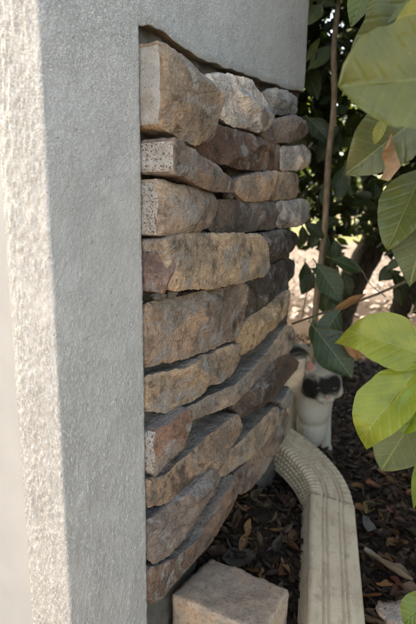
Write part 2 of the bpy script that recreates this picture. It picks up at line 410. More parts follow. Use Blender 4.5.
# upper stucco with its drooping lip over the stones
lip_px = [(142, 25), (152, 26), (166, 33), (182, 46), (200, 58), (222, 66), (245, 74), (262, 80), (280, 86), (309, 94)]
lip = [on_wall(x, y, 0) for x, y in lip_px]
def lip_h(s):
    if s <= lip[0][0]: return lip[0][1]
    for (a, ha_), (b, hb_) in zip(lip, lip[1:]):
        if a <= s <= b: return ha_ + (hb_ - ha_) * smooth(0, 1, (s - a) / (b - a))
    return lip[-1][1]
ss = list(np.arange(S1, SC_, .0032)) + [SC_]
rows = 110; V, Fc = [], []
for j in range(rows + 13):
    for s in ss:
        l0 = lip_h(s) + .002 * mn.noise((s * 40, 7, 7))
        if j < 5:                                        # under the lip, from the backing to the face
            q = j / 4; p = -.045 + .0435 * q ; z = l0 + .006 * (1 - q) + .002 * mn.noise((s * 60, q * 3, 2)) * (1 - q); h = 0
            V.append(W(s, p, z)); continue
        q = (j - 5) / (rows - 5)
        z = l0 + .0025 + (ZD - l0) * q if q <= 1 else ZD + .004 + (ZT - ZD) * (j - rows) / 12
        rd = -.0015 * (1 - smooth(0, .006, z - l0 - .0025))
        if s > SC_ - .012: rd -= .006 * ((s - SC_ + .012) / .012) ** 2
        V.append(W(s, relief(s, z) + rd, z))
n = len(ss)
Fc = [(j * n + i, j * n + i + 1, (j + 1) * n + i + 1, (j + 1) * n + i) for j in range(rows + 12) for i in range(n - 1)]
mk('upper_stucco', V, Fc, [STUCCO, LIPM], pillar, True, None, [1 if k // (n - 1) < 4 else 0 for k in range(len(Fc))])
# body behind: mortar bed in the recess, far side, back and top
def wbox(name, s0, s1, p0, p1, z0, z1, mat, par, sub=0):
    v = [W(s, p, z) for z in (z0, z1) for p in (p0, p1) for s in (s0, s1)]
    f = [(0, 1, 3, 2)[::-1], (4, 5, 7, 6), (0, 1, 5, 4), (2, 3, 7, 6)[::-1], (0, 2, 6, 4)[::-1], (1, 3, 7, 5)]
    o = mk(name, v, f, mat, par, False); bm = bmesh.new(); bm.from_mesh(o.data); bmesh.ops.recalc_face_normals(bm, faces=bm.faces); bm.to_mesh(o.data); bm.free(); return o
V, Fc = [], []
sg = list(np.arange(S1 - .002, SC_ - .004, .006)) + [SC_ - .003]; zg = list(np.arange(-.25, 1.05, .006)); n = len(sg)
for z in zg:
    for s in sg: V.append(W(s, -.018 + .010 * mn.noise((s * 22, z * 30, 4)) + .005 * mn.noise((s * 70, z * 80, 4)), z))
Fc = [(j * n + i, j * n + i + 1, (j + 1) * n + i + 1, (j + 1) * n + i) for j in range(len(zg) - 1) for i in range(n - 1)]
mk('mortar_bed', V, Fc, MORTAR, pillar)
wbox('core', S0 + .012, SC_ - .008, -.42, -.036, .16, 2.49, STUCCO, pillar)
wbox('footing', S0 + .012, SC_ - .008, -.42, -.036, -.25, .1595, MORTAR, pillar)

# ------------------------------------------------------------------ the stones
def chaikin(pts, it=2):
    for _ in range(it):
        out = []
        for i in range(len(pts)):
            a, b = pts[i], pts[(i + 1) % len(pts)]
            out += [tuple(a[j] * .88 + b[j] * .12 for j in range(3)), tuple(a[j] * .12 + b[j] * .88 for j in range(3))]
        pts = out
    return pts
def resample(pts, step):
    out = []; n = len(pts)
    L = [math.dist(pts[i][:2], pts[(i + 1) % n][:2]) for i in range(n)]; tot = sum(L); N = max(24, int(tot / step)); d = tot / N
    i = 0; acc = 0
    for k in range(N):
        t = k * d
        while acc + L[i] < t: acc += L[i]; i += 1
        q = (t - acc) / max(L[i], 1e-9); a, b = pts[i], pts[(i + 1) % n]
        out.append(tuple(a[j] + (b[j] - a[j]) * q for j in range(3)))
    return out
def stone(idx, poly, pl, pr, color, left=False, cut=0.0, bulge=.006, rough=1.0, round_=.007, label=None):
    x0 = min(p[0] for p in poly); x1 = max(p[0] for p in poly)
    pts = []
    for x, y in poly:
        p = pl + (pr - pl) * (x - x0) / (x1 - x0); s, h = on_wall(x, y, p); pts.append([s, h, p])
    if left:
        sm = min(q[0] for q in pts)
        for q in pts:
            if q[0] < sm + .016: q[0] = S1 + .0015
    for q in pts: q[0] = max(q[0], S1 + .0015)
    pts = resample(chaikin([tuple(q) for q in pts]), .0034); round_ *= .32
    area = sum(a[0] * b[1] - b[0] * a[1] for a, b in zip(pts, pts[1:] + pts[:1]))
    if area < 0: pts = pts[::-1]
    N = len(pts); sd_ = idx * 3.7
    nr = []
    for i in range(N):
        a, b = pts[i - 2], pts[(i + 2) % N]; d = Vector((b[0] - a[0], b[1] - a[1])); d.normalize(); nr.append(Vector((d.y, -d.x)))
    V, Fc, MI = [], [], []
    isl = [left and nr[i].x < -.6 and pts[i][0] < S1 + .012 for i in range(N)]
    xs = [q[0] for q in pts]; ys = [q[1] for q in pts]; rng = random.Random(idx * 17 + 3)
    ctr = (sum(xs) / N, sum(ys) / N); planes = [(ctr[0], ctr[1], rng.uniform(-.06, .06), rng.uniform(-.10, .10), 0.0)]
    for k in range(9):                                            # split faces: chamfers knocked off the edges
        i = rng.randrange(N); sl = rng.uniform(.25, .95); inn = rng.uniform(.004, .016) * rough; an = rng.uniform(-.5, .5)
        nx_, ny_ = nr[i].x * math.cos(an) - nr[i].y * math.sin(an), nr[i].x * math.sin(an) + nr[i].y * math.cos(an)
        planes.append((pts[i][0] - nx_ * inn, pts[i][1] - ny_ * inn, -nx_ * sl, -ny_ * sl, 0.0))
    for k in range(3):
        i = rng.randrange(N); q = Vector(pts[i][:2]) * .45 + Vector(ctr) * .55; an = rng.uniform(0, 6.28); sl = rng.uniform(.15, .48)
        planes.append((q.x, q.y, math.cos(an) * sl, math.sin(an) * sl, .002))
    def facet(s, h):
        wx, wy = .006 * mn.noise((s * 45, h * 45, sd_)), .006 * mn.noise((s * 45, h * 45, sd_ + 9))
        return max(-.015, min(c0 + (s + wx - cx0) * tx + (h + wy - cy0) * ty for cx0, cy0, tx, ty, c0 in planes))
    depth = [0.0, .2, .4, .58, .74, .87, 1.0]
    for k, q in enumerate(depth):                                 # the sides, from the mortar outwards
        for i in range(N):
            s, h, p = pts[i]; pf = p - round_ + facet(s, h); pp = -.03 + (pf + .03) * q
            nz = .0030 * rough * mn.noise((s * 42 + sd_, h * 42, pp * 45)) + .0016 * rough * mn.noise((s * 120 + sd_, h * 120, pp * 90)) + .0012 * mn.noise((s * 300, h * 300 + sd_, pp * 200)) - .004 * (1 - q) + .0022
            if isl[i]: nz = (nz - .0022) * .45
            V.append(W(max(s + nr[i].x * nz, S1 + .001), pp, h + nr[i].y * nz))
        if k:
            for i in range(N):
                j = (i + 1) % N; a = (k - 1) * N
                Fc.append((a + i, a + j, a + N + j, a + N + i)); MI.append(1 if (cut and isl[i] and isl[j]) else 0)
    # the face: triangulated outline plus interior points
    outl = [Vector((q[0] , q[1])) for q in pts]; ins = []
    rng = random.Random(idx)
    def inside(p):
        c = False
        for i in range(N):
            a, b = outl[i], outl[i - 1]
            if (a.y > p.y) != (b.y > p.y) and p.x < (b.x - a.x) * (p.y - a.y) / (b.y - a.y) + a.x: c = not c
        return c
    oa = np.array([(q.x, q.y) for q in outl])
    g = .0034
    y = min(ys)
    while y < max(ys):
        x = min(xs)
        while x < max(xs):
            p = Vector((x + rng.uniform(-.35, .35) * g, y + rng.uniform(-.35, .35) * g))
            if inside(p):
                dd = float(np.min(np.hypot(oa[:, 0] - p.x, oa[:, 1] - p.y)))
                if dd > .0020: ins.append((p, dd))
            x += g
        y += g
    allp = outl + [p for p, _ in ins]
    res = mg.delaunay_2d_cdt(allp, [(i, (i + 1) % N) for i in range(N)], [list(range(N))], 1, 1e-7)
    vo, fo, orig = res[0], res[2], res[3]
    # front plane by least squares over the outline
    A = np.array([(q[0], q[1], 1) for q in pts]); cf, *_ = np.linalg.lstsq(A, np.array([q[2] for q in pts]), rcond=None)
    base = len(V) - N; remap = {}
    for vi, v in enumerate(vo):
        o = orig[vi][0] if orig[vi] else -1
        if 0 <= o < N: remap[vi] = base + o; continue
        dd = ins[o - N][1] if o >= N else .004
        p = cf[0] * v.x + cf[1] * v.y + cf[2]
        e = min(1, dd / (round_ * 1.3)); e = math.sqrt(max(0, 1 - (1 - e) ** 2))
        s, h = v.x, v.y
        big = mn.noise((s * 20 + sd_, h * 26 + sd_, 1.0)); mid = mn.noise((s * 75, h * 85 + sd_, 2.0)); sm = mn.noise((s * 190, h * 190 + sd_, 6.0))
        fac = facet(s, h)
        rid = (1 - abs(mn.noise((s * 48 + big * .6, h * 30 + sd_, 3.0))) * 2)
        dz = e * (.4 * bulge * (1 - math.exp(-dd / .018)) + rough * (.0012 * big + .0010 * rid + .0009 * mid + .0005 * sm))
        remap[vi] = len(V); V.append(W(s, p - round_ * (1 - e) + fac + dz, h))
    for f in fo:
        t = [remap[i] for i in f]
        if len(set(t)) == 3: Fc.append(tuple(t)); MI.append(0)
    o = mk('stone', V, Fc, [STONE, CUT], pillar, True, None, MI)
    o.data.set_sharp_from_angle(angle=R(32)) if hasattr(o.data, 'set_sharp_from_angle') else None
    o.color = (*color, cut)
    if label: o['label'] = label
    return o
TAN, BRN, DRK, GRY, LGT, RED = (.28, .20, .135), (.165, .108, .070), (.062, .046, .037), (.20, .175, .15), (.43, .38, .33), (.125, .070, .046)
stones = [
 # top course
 ([(162, 36), (174, 43), (194, 60), (209, 75), (226, 92), (226, 106), (222, 139), (205, 144), (180, 131), (160, 120), (159, 80)], .040, .062, (.23, .165, .11), True, .25, .006, 1.1, .006, 'tallest stone, at the top near corner, with a pale cut end'),
 ([(217, 75), (231, 72), (260, 79), (268, 90), (277, 104), (274, 125), (265, 131), (245, 124), (226, 115), (224, 92)], .035, .055, LGT, False, 0, .008, 1.1, .008, 'pale whitish stone beside the tallest one'),
 ([(277, 87), (304, 95), (304, 113), (290, 113), (278, 111)], .022, .030, (.22, .215, .21)),
 ([(278, 121), (304, 115), (315, 123), (315, 134), (303, 140), (276, 142), (271, 132)], .045, .055, (.13, .105, .085), False, 0, .008, .8, .010),
 # second course
 ([(174, 135), (188, 138), (201, 149), (228, 167), (244, 183), (244, 192), (221, 190), (193, 175), (174, 171)], .066, .055, (.17, .13, .10), True, 1.0, .004, .9, .005, 'grey stone with a speckled cut end under the tallest stone'),
 ([(206, 128), (225, 124), (248, 131), (271, 139), (289, 146), (288, 171), (254, 169), (211, 157), (200, 150)], .040, .045, RED, False, 0, .004, .9, .006, 'long reddish brown stone'),
 ([(288, 147), (311, 145), (318, 152), (317, 164), (310, 169), (288, 170)], .048, .052, LGT, False, 0, .006, .7, .008),
 ([(234, 167), (262, 172), (252, 188), (240, 186)], .012, .014, DRK),
 ([(249, 178), (266, 172), (304, 173), (306, 179), (304, 198), (254, 201), (245, 191)], .048, .048, TAN, False, 0, .006, .8, .008),
 # third course
 ([(161, 178), (183, 185), (217, 192), (227, 200), (225, 214), (220, 226), (209, 231), (193, 233), (164, 236), (152, 234)], .036, .052, (.23, .175, .13), True, 1.0, .010, .8, .011, 'rounded buff stone with a speckled cut end'),
 ([(222, 201), (250, 201), (284, 203), (286, 228), (250, 231), (218, 232)], .036, .045, (.095, .073, .060), False, 0, .004, .7, .006),
 ([(283, 203), (310, 199), (317, 204), (315, 220), (308, 225), (285, 228)], .050, .054, (.30, .265, .23), False, 0, .006, .7, .009),
 # fourth course
 ([(164, 252), (176, 249), (179, 262), (180, 284), (174, 293), (164, 295)], .040, .046, (.150, .098, .080), True, 0, .006, .8, .012, 'small reddish block under the rounded buff stone'),
 ([(174, 242), (192, 235), (240, 235), (269, 235), (276, 244), (278, 268), (272, 277), (228, 288), (180, 291), (178, 266)], .052, .062, (.31, .225, .150), False, 0, .006, 1.0, .008, 'wide tan stone with rounded ends'),
 ([(266, 235), (289, 230), (304, 234), (306, 242), (296, 252), (276, 264)], .040, .052, DRK, False, 0, .006, .7, .010),
 # fifth course
 ([(146, 309), (178, 301), (226, 289), (256, 283), (253, 310), (248, 330), (245, 339), (207, 355), (173, 365), (145, 371)], .012, .050, (.215, .150, .105), True, 0, .005, 1.2, .006, 'broad chiselled brown stone in the middle of the wall'),
 ([(254, 284), (293, 259), (302, 262), (301, 276), (289, 290), (274, 307), (257, 317), (250, 315)], .040, .050, DRK, False, 0, .006, .8, .009),
 # sixth course
 ([(146, 384), (165, 377), (185, 372), (210, 360), (247, 344), (247, 362), (240, 376), (217, 387), (212, 395), (186, 410), (178, 415), (146, 416)], .012, .050, (.29, .205, .132), True, 0, .004, 1.3, .006, 'tan stone with a ragged lower edge'),
 ([(244, 337), (256, 320), (272, 310), (285, 298), (297, 290), (297, 304), (292, 318), (285, 324), (262, 349), (248, 357)], .042, .052, (.32, .22, .13), False, 0, .005, 1.1, .008),
 # seventh course
 ([(194, 412), (220, 398), (245, 386), (268, 362), (283, 342), (293, 326), (301, 330), (302, 342), (296, 353), (284, 358), (269, 376), (245, 404), (217, 416), (195, 425)], .030, .052, (.24, .19, .145), False, 0, .004, 1.0, .007, 'long thin stone with a grey upper side'),
 ([(158, 441), (175, 425), (194, 408), (196, 424), (189, 444), (178, 462), (160, 484)], .030, .040, RED, True, 1.0, .004, .9, .005, 'brown block with a small speckled cut end'),
 ([(240, 408), (260, 388), (278, 363), (295, 353), (305, 362), (303, 371), (292, 384), (281, 399), (269, 409), (248, 420)], .035, .052, (.085, .056, .041), False, 0, .006, 1.0, .009),
 # eighth course
 ([(148, 487), (170, 481), (190, 465), (215, 440), (247, 416), (250, 430), (241, 446), (224, 470), (202, 489), (178, 504), (148, 517)], .014, .052, (.20, .140, .098), True, 0, .004, 1.2, .006),
 ([(226, 464), (249, 444), (258, 434), (285, 406), (286, 425), (270, 448), (249, 466), (227, 481)], .042, .050, (.25, .185, .130), False, 0, .004, 1.0, .007),
 ([(283, 402), (294, 387), (296, 396), (293, 406), (286, 412)], .030, .035, (.20, .17, .15), False, 0, .003, .6, .006),
 # ninth course
 ([(148, 530), (164, 522), (196, 494), (223, 472), (228, 478), (223, 491), (210, 510), (194, 543), (180, 556), (164, 567), (148, 571)], .014, .056, (.125, .10, .085), True, 0, .006, 1.2, .008),
 ([(242, 476), (262, 458), (283, 432), (290, 410), (297, 418), (295, 432), (285, 450), (273, 472), (259, 490), (248, 497), (242, 492)], .038, .050, (.165, .115, .085), False, 0, .005, .9, .008),
 # lowest course
 ([(148, 582), (180, 566), (206, 545), (226, 510), (246, 478), (247, 490), (237, 515), (218, 548), (200, 567), (181, 589), (172, 601), (148, 618)], .016, .062, (.125, .078, .054), True, 0, .004, .9, .007, 'long sloping brown stone at the foot of the wall'),
]
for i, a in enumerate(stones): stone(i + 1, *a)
# crumbs of squeezed-out mortar
rng = random.Random(3)
for (x, y, p) in [(166, 297, .030), (178, 294, .036), (234, 196, .03), (244, 334, .03)]:
    s, h = on_wall(x, y, p); bm = bmesh.new(); bmesh.ops.create_icosphere(bm, subdivisions=3, radius=1)
    for v in bm.verts:
        k = 1 + .6 * mn.noise(v.co * 1.7 + Vector((x, y, 0))) + .4 * mn.noise(v.co * 4 + Vector((x, y, 0)))
        q = Vector((v.co.x * .009 * k, v.co.y * .010 * k, v.co.z * .006 * k)); v.co = W(s + q.x, p - .012 + q.y, h + q.z)
    bmesh.ops.recalc_face_normals(bm, faces=bm.faces)
    me = bpy.data.meshes.new('mortar_blob'); bm.to_mesh(me); bm.free(); me.materials.append(MORTAR)
    me.polygons.foreach_set('use_smooth', [True] * len(me.polygons))
    o = bpy.data.objects.new('mortar_blob', me); COL.objects.link(o); put(o, pillar)

# ------------------------------------------------------------------ trim and wall left of the pillar
trim = empty('door_trim', W(S0 + .005, -BW - .07, 0)); tag(trim, 'smooth pale painted trim board beside the rough stucco corner, at the left edge', 'trim board')
wbox('board', S0 + .006, S0 + .03, -BW - .14, -BW - .0005, -.2, 2.5, TRIM, trim)
wbox('bead', S0 + .002, S0 + .0055, -BW - .009, -BW - .0006, -.2, 2.5, TRIM, trim)
wbox('return_panel', S0 + .0305, S0 + .06, -BW - .14, -BW - .0005, -.2, 2.5, TRIM, trim)

# ------------------------------------------------------------------ paver block at the foot
def paver():
    zt = 0.055
    def hit(px, py):
        d = ray(px, py); return CAM + d * ((zt - CAMZ) / d.z)
    L, T, Rr, B = hit(171, 593), hit(211, 557), hit(290, 588), hit(261, 632)
    c = (L + T + Rr + B) / 4
    o = empty('paver_block', (c.x, c.y, ground_z(c.x, c.y)))
    tag(o, 'worn grey and pinkish concrete paver lying at the foot of the stones', 'paver')
    bm = bmesh.new(); N = 26; M = 12
    q4 = [L, B, Rr, T]
    bot = ground_z(c.x, c.y) - .02
    top = [[bm.verts.new(((1 - u) * (1 - v) * L + u * (1 - v) * B + u * v * Rr + (1 - u) * v * T)) for u in np.linspace(0, 1, N)] for v in np.linspace(0, 1, N)]
    for j in range(N - 1):
        for i in range(N - 1): bm.faces.new((top[j][i], top[j][i + 1], top[j + 1][i + 1], top[j + 1][i]))
    ring = [top[0][i] for i in range(N)] + [top[j][N - 1] for j in range(1, N)] + [top[N - 1][i] for i in range(N - 2, -1, -1)] + [top[j][0] for j in range(N - 2, 0, -1)]
    prev = ring
    for k in range(1, M):
        z = zt + (bot - zt) * k / (M - 1); cur = [bm.verts.new((v.co.x, v.co.y, z)) for v in ring]
        for i in range(len(ring)): j = (i + 1) % len(ring); bm.faces.new((prev[j], prev[i], cur[i], cur[j]))
        prev = cur
    bm.normal_update()
    for v in bm.verts:
        d = v.co - c; lim = max(abs(d.x), abs(d.y))
        edge = min((v.co - q).xy.length for q in q4)
        v.co += v.normal * (.0035 * mn.noise(v.co * 40) + .0016 * mn.noise(v.co * 120)) - Vector((d.x, d.y, 0)) * (.025 * math.exp(-edge / .008))
        if v.co.z > zt - .004 and v in ring: v.co.z -= .0015 + .004 * abs(mn.noise(v.co * 60)); v.co -= Vector((d.x, d.y, 0)) * .008
    me = bpy.data.meshes.new('block'); bm.to_mesh(me); bm.free(); me.materials.append(PAVER)
    me.polygons.foreach_set('use_smooth', [True] * len(me.polygons))
    b = bpy.data.objects.new('block', me); COL.objects.link(b); put(b, o)
paver()
def rock(px, py, r, name, label, mat, color, seed, flat=.6):
    q = on_ground(px, py); bm = bmesh.new(); bmesh.ops.create_icosphere(bm, subdivisions=4, radius=r)
    for v in bm.verts:
        k = 1 + .35 * mn.noise(v.co / r * 1.1 + Vector((seed, 0, 0))) + .08 * mn.noise(v.co / r * 4); v.co = Vector((v.co.x * k * 1.2, v.co.y * k, max(v.co.z * k * flat, -.4 * r)))
    me = bpy.data.meshes.new(name); bm.to_mesh(me); bm.free(); me.materials.append(mat); me.polygons.foreach_set('use_smooth', [True] * len(me.polygons))
    o = bpy.data.objects.new(name, me); COL.objects.link(o); o.location = (q.x, q.y, ground_z(q.x, q.y) + r * .25); o.color = (*color, 1)
    return tag(o, label, 'stone')
rock(400, 622, .036, 'loose_stone', 'loose tan stone among dead leaves in the bottom right corner', STONE, (.42, .28, .19), 3)

# ------------------------------------------------------------------ downspout
def pipe_profile(w, h, ribs=True, n=280):
    pts = []; r = .011
    per = [(w / 2 - r, h / 2 - r)]
    for k in range(n):
        # rounded rectangle by superellipse angle walk along the perimeter
        t = k / n * (2 * (w + h)); x = y = 0
        if t < w: x, y, nn, sd_, c = -w / 2 + t, h / 2, (0, 1), 'w', t - w / 2
        elif t < w + h: x, y, nn, sd_, c = w / 2, h / 2 - (t - w), (1, 0), 'h', t - w - h / 2
        elif t < 2 * w + h: x, y, nn, sd_, c = w / 2 - (t - w - h), -h / 2, (0, -1), 'w', t - w - h - w / 2
        else: x, y, nn, sd_, c = -w / 2, -h / 2 + (t - 2 * w - h), (-1, 0), 'h', t - 2 * w - h - h / 2
        cx_, cy_ = max(-w / 2 + r, min(w / 2 - r, x)), max(-h / 2 + r, min(h / 2 - r, y))
        d = Vector((x - cx_, y - cy_)); d.normalize() if d.length else None
        x, y = cx_ + d.x * r, cy_ + d.y * r
        g = 0
        if ribs:
            half = (w if sd_ == 'w' else h) / 2 - r
            if abs(c) < half:
                if sd_ == 'w':
                    for c0 in (-.021, -.012, .016, .025): g -= .0055 * math.exp(-((c - c0) / .0021) ** 2)
                else: g -= .0030 * (.5 + .5 * math.cos(c * 2 * math.pi / .0145))
        pts.append((x + d.x * g, y + d.y * g))
    return pts
PW, PH, PROLL = .106, .084, R(-13)
A_ = P(333.5, 660, .775); B_ = P(328.5, 485, 1.125)
axis_d = (A_ - B_).normalized()
A_ = A_ + axis_d * .12
zdrop = Vector((0, 0, -PH / 2))
A_ += zdrop; B_ += zdrop
spout = empty('downspout', (B_.x, B_.y, ground_z(B_.x, B_.y)))
tag(spout, 'dirty off-white metal downspout running along the mulch from behind the pillar', 'downspout')
def sweep(path, profs, mat, name, par, upv=Vector((0, 0, 1)), shell=True, roll=0):
    V, Fc = [], []; n = len(profs[0]); N = len(path); prev = None
    for i, p in enumerate(path):
        t = (path[min(i + 1, N - 1)] - path[max(i - 1, 0)]).normalized()
        if prev is None: side = t.cross(upv).normalized(); side = Matrix.Rotation(roll, 3, t) @ side
        else:
            side = (prev - t * prev.dot(t)).normalized()
        prev = side; nn = side.cross(t).normalized()
        for x, y in profs[i]: V.append(p + side * x + nn * y)
    for i in range(N - 1):
        for k in range(n):
            j = (k + 1) % n; Fc.append((i * n + k, i * n + j, (i + 1) * n + j, (i + 1) * n + k))
    o = mk(name, V, Fc, mat, par); bm = bmesh.new(); bm.from_mesh(o.data); bmesh.ops.recalc_face_normals(bm, faces=bm.faces); bm.to_mesh(o.data); bm.free()
    if shell:
        md = o.modifiers.new('thickness', 'SOLIDIFY'); md.thickness = .0012; md.offset = -1
    return o
pr = pipe_profile(PW, PH)
path = [B_ + axis_d * .03 + (A_ - B_ - axis_d * .03) * t for t in np.linspace(0, 1, 60)]
pp = []
for i, t in enumerate(np.linspace(0, 1, 60)):
    k = 1 + .004 * mn.noise((t * 9, 1, 1)) + (.012 if i < 2 else 0)
    pp.append([(x * k, y * k) for x, y in pr])
sweep(path, pp, PIPE, 'straight_pipe', spout, roll=PROLL)
# elbow: from inside the straight pipe, back and left behind the pillar, then up its far side
C_ = W(1.188, -.14, .115)
sb = B_ + axis_d * .035; kb = B_ - axis_d * .062; Cm = C_ + Vector((0, 0, -.012))
eb = kb + (Cm - kb) * .50
bend = [sb * (1 - u) ** 2 + kb * 2 * u * (1 - u) + eb * u * u for u in np.linspace(0, 1, 40)]
up_ = [(eb + (Cm - eb) * .45) * (1 - u) ** 2 + Cm * 2 * u * (1 - u) + (C_ + Vector((0, 0, .12))) * u * u for u in np.linspace(0, 1, 24)]
path = [sb + axis_d * .03] + bend + up_ + [C_ + Vector((0, 0, .4)), C_ + Vector((0, 0, 2.1))]
lens = [0]
for a, b in zip(path, path[1:]): lens.append(lens[-1] + (b - a).length)
def at_len(l):
    for i in range(len(lens) - 1):
        if lens[i + 1] >= l: return path[i] + (path[i + 1] - path[i]) * ((l - lens[i]) / max(lens[i + 1] - lens[i], 1e-9))
    return path[-1]
pr2 = pipe_profile(PW * .975, PH * .975)
ls = list(np.arange(0, .42, .0018)) + list(np.arange(.42, lens[-1], .05))
pth, prs = [], []
for l in ls:
    pth.append(at_len(l)); am = smooth(.035, .06, l) * (1 - smooth(.33, .38, l))
    cr = -.0022 * am * (max(0, math.cos(l * 2 * math.pi / .0125)) ** 3)
    q = []
    for x, y in pr2:
        k = 1.0; side_w = smooth(.1, .42, abs(x) / PW) * 1.0
        d = math.hypot(x, y); s_ = 1 + cr * (.35 + .9 * side_w) / d
        q.append((x * s_, y * s_))
    prs.append(q)
sweep(pth, prs, PIPE, 'crimped_elbow', spout, roll=-PROLL)

# ------------------------------------------------------------------ leaves
def leaf_mesh(name, L, Wd, shape='obovate', cup=.12, bend=.15, wave=.04, nu=18, nv=10, seed=0, fold=0.0, tipcurl=0, mat=None, petiole=.12):
    """blade along +X from the base, normal +Z"""
    V, Fc, uv = [], [], []
    for i in range(nu + 1):
        u = i / nu
        if shape == 'obovate': wv = (math.sin(math.pi * u ** 1.35) ** .72) if 0 < u < 1 else 0
        elif shape == 'round': wv = (math.sin(math.pi * u ** 1.1) ** .52) if 0 < u < 1 else 0
        elif shape == 'ovate': wv = (math.sin(math.pi * u ** .82) ** .85) if 0 < u < 1 else 0
        elif shape == 'blunt': wv = (math.sin(math.pi * u ** .95) ** .70) if 0 < u < 1 else 0
        else: wv = (math.sin(math.pi * u) ** .95) if 0 < u < 1 else 0
        wv = max(wv, .012)
        hw = Wd / 2 * wv
        zc = -bend * L * u * u + .02 * L * mn.noise((u * 3, seed, 1)); x = L * u
        if tipcurl and u > .82: q = (u - .82) / .18; zc += tipcurl * L * q * q * .18; x -= abs(tipcurl) * L * q * q * .05
        for j in range(nv + 1):
            v = j / nv * 2 - 1
            hw = Wd / 2 * wv * (1 + .13 * mn.noise((u * 3.2, seed, 3 if v > 0 else 8)) * abs(v) + .05 * mn.noise((u * 11, seed, 3 if v > 0 else 8)) * abs(v))
            z = zc + cup * hw * (v * v) * (1 if cup else 0) + fold * hw * abs(v) + wave * Wd * mn.noise((u * 5 + seed, v * 1.5, seed)) * abs(v) - .015 * Wd * math.exp(-(v / .12) ** 2)
            V.append(Vector((x, v * hw * math.cos(min(1.2, fold)), z))); uv.append((u, .5 + .5 * v * 1.0 * (wv if wv > .15 else .15)))
    for i in range(nu):
        for j in range(nv): Fc.append((i * (nv + 1) + j, (i + 1) * (nv + 1) + j, (i + 1) * (nv + 1) + j + 1, i * (nv + 1) + j + 1))
    if petiole:
        a, f = tube([Vector((-petiole * L, 0, petiole * L * .10)), Vector((-petiole * L * .5, 0, 0)), Vector((0, 0, -.001)), Vector((L * .5, 0, -bend * L * .25 - .0015)), Vector((L * .93, 0, -bend * L * .86 - .001))], [.0017, .0016, .0015, .0010, .0004], 6)
        b = len(V); V += a; Fc += [tuple(b + i for i in q) for q in f]; uv += [(.5, .5)] * len(a)
    me = bpy.data.meshes.new(name); me.from_pydata([tuple(v) for v in V], [], Fc); me.materials.append(mat or LEAF)
    lay = me.uv_layers.new(name='UVMap'); idx = np.zeros(len(me.loops), dtype=np.int32); me.loops.foreach_get('vertex_index', idx)
    lay.data.foreach_set('uv', np.asarray(uv, dtype=np.float32)[idx].ravel())
    me.polygons.foreach_set('use_smooth', [True] * len(me.polygons)); me.update(); return me
def leaf_frame(B, T, nhint):
    x = (T - B).normalized(); z = (nhint - x * nhint.dot(x)).normalized(); y = z.cross(x)
    mm = Matrix((x, y, z)).transposed().to_4x4(); mm.translation = B; return mm
def hero(parent, base, tip, wpx, color, mat=None, nh=(0, 0, 0), label=None, **kw):
    """a leaf from its base and tip (pixel, pixel, depth) and its width in photo pixels"""
    B, T = P(*base), P(*tip); zc = (base[2] + tip[2]) / 2
    nhint = (CAM - (B + T) / 2).normalized() + Vector(nh)
    kw.setdefault('seed', base[0] * .13 + tip[1] * .7)
    me = leaf_mesh('leaf', (T - B).length, wpx * zc / F, mat=mat, **kw)
    o = bpy.data.objects.new('leaf', me); COL.objects.link(o)
    mm = leaf_frame(B, T, nhint); o.matrix_world = mm; o.color = (*color, 1)
    pm = parent_mw(parent).inverted(); o.parent = parent; o.matrix_parent_inverse = pm
    if label: o['label'] = label
    return o
def stem(parent, name, pix, r0_, r1_, mat, per=8, n=10):
    pts = spline([p if isinstance(p, Vector) else P(*p) for p in pix], per)
    rad = [r0_ + (r1_ - r0_) * i / (len(pts) - 1) for i in range(len(pts))]
    v, f = tube(pts, rad, n); return mk(name, v, f, mat, parent)

HEDGE = m_crown('hedge_foliage', (.018, .034, .010), (.050, .075, .018), .28)
def crown(name, par, cells, n, L, mat, seed, keep=None):
    """many leaf-sized faces in ellipsoid clumps; cells = (centre, radii)"""
    rg = np.random.default_rng(seed); V, Fc = [], []
    tot = sum(r[0] * r[1] * r[2] for _, r in cells)
    for c, r in cells:
        k = int(n * r[0] * r[1] * r[2] / tot)
        for _ in range(k):
            d = rg.normal(size=3); d /= np.linalg.norm(d); rad = rg.random() ** .45
            p = Vector((c[0] + d[0] * r[0] * rad, c[1] + d[1] * r[1] * rad, c[2] + d[2] * r[2] * rad))
            if keep and not keep(p): continue
            a = Vector(rg.normal(size=3)).normalized(); a.z *= .7; a.normalize(); b = a.cross(Vector(rg.normal(size=3))).normalized()
            nn = a.cross(b); l = L * rg.uniform(.7, 1.25); w_ = l * .44
            i = len(V)
            V += [p - a * l * .5, p - a * l * .1 + b * w_ * .5 + nn * l * .05, p + a * l * .22 + b * w_ * .42 + nn * l * .04, p + a * l * .5, p + a * l * .22 - b * w_ * .42 + nn * l * .04, p - a * l * .1 - b * w_ * .5 + nn * l * .05]
            Fc += [(i, i + 1, i + 2, i + 3), (i, i + 3, i + 4, i + 5)]
    return mk(name, V, Fc, mat, par, False)
def in_frame(p):
    d = p - CAM; z = d.dot(FW)
    return (CX + F * d.dot(RT) / z, CY - F * d.dot(UP) / z, z) if z > .05 else (1e4, 1e4, z)
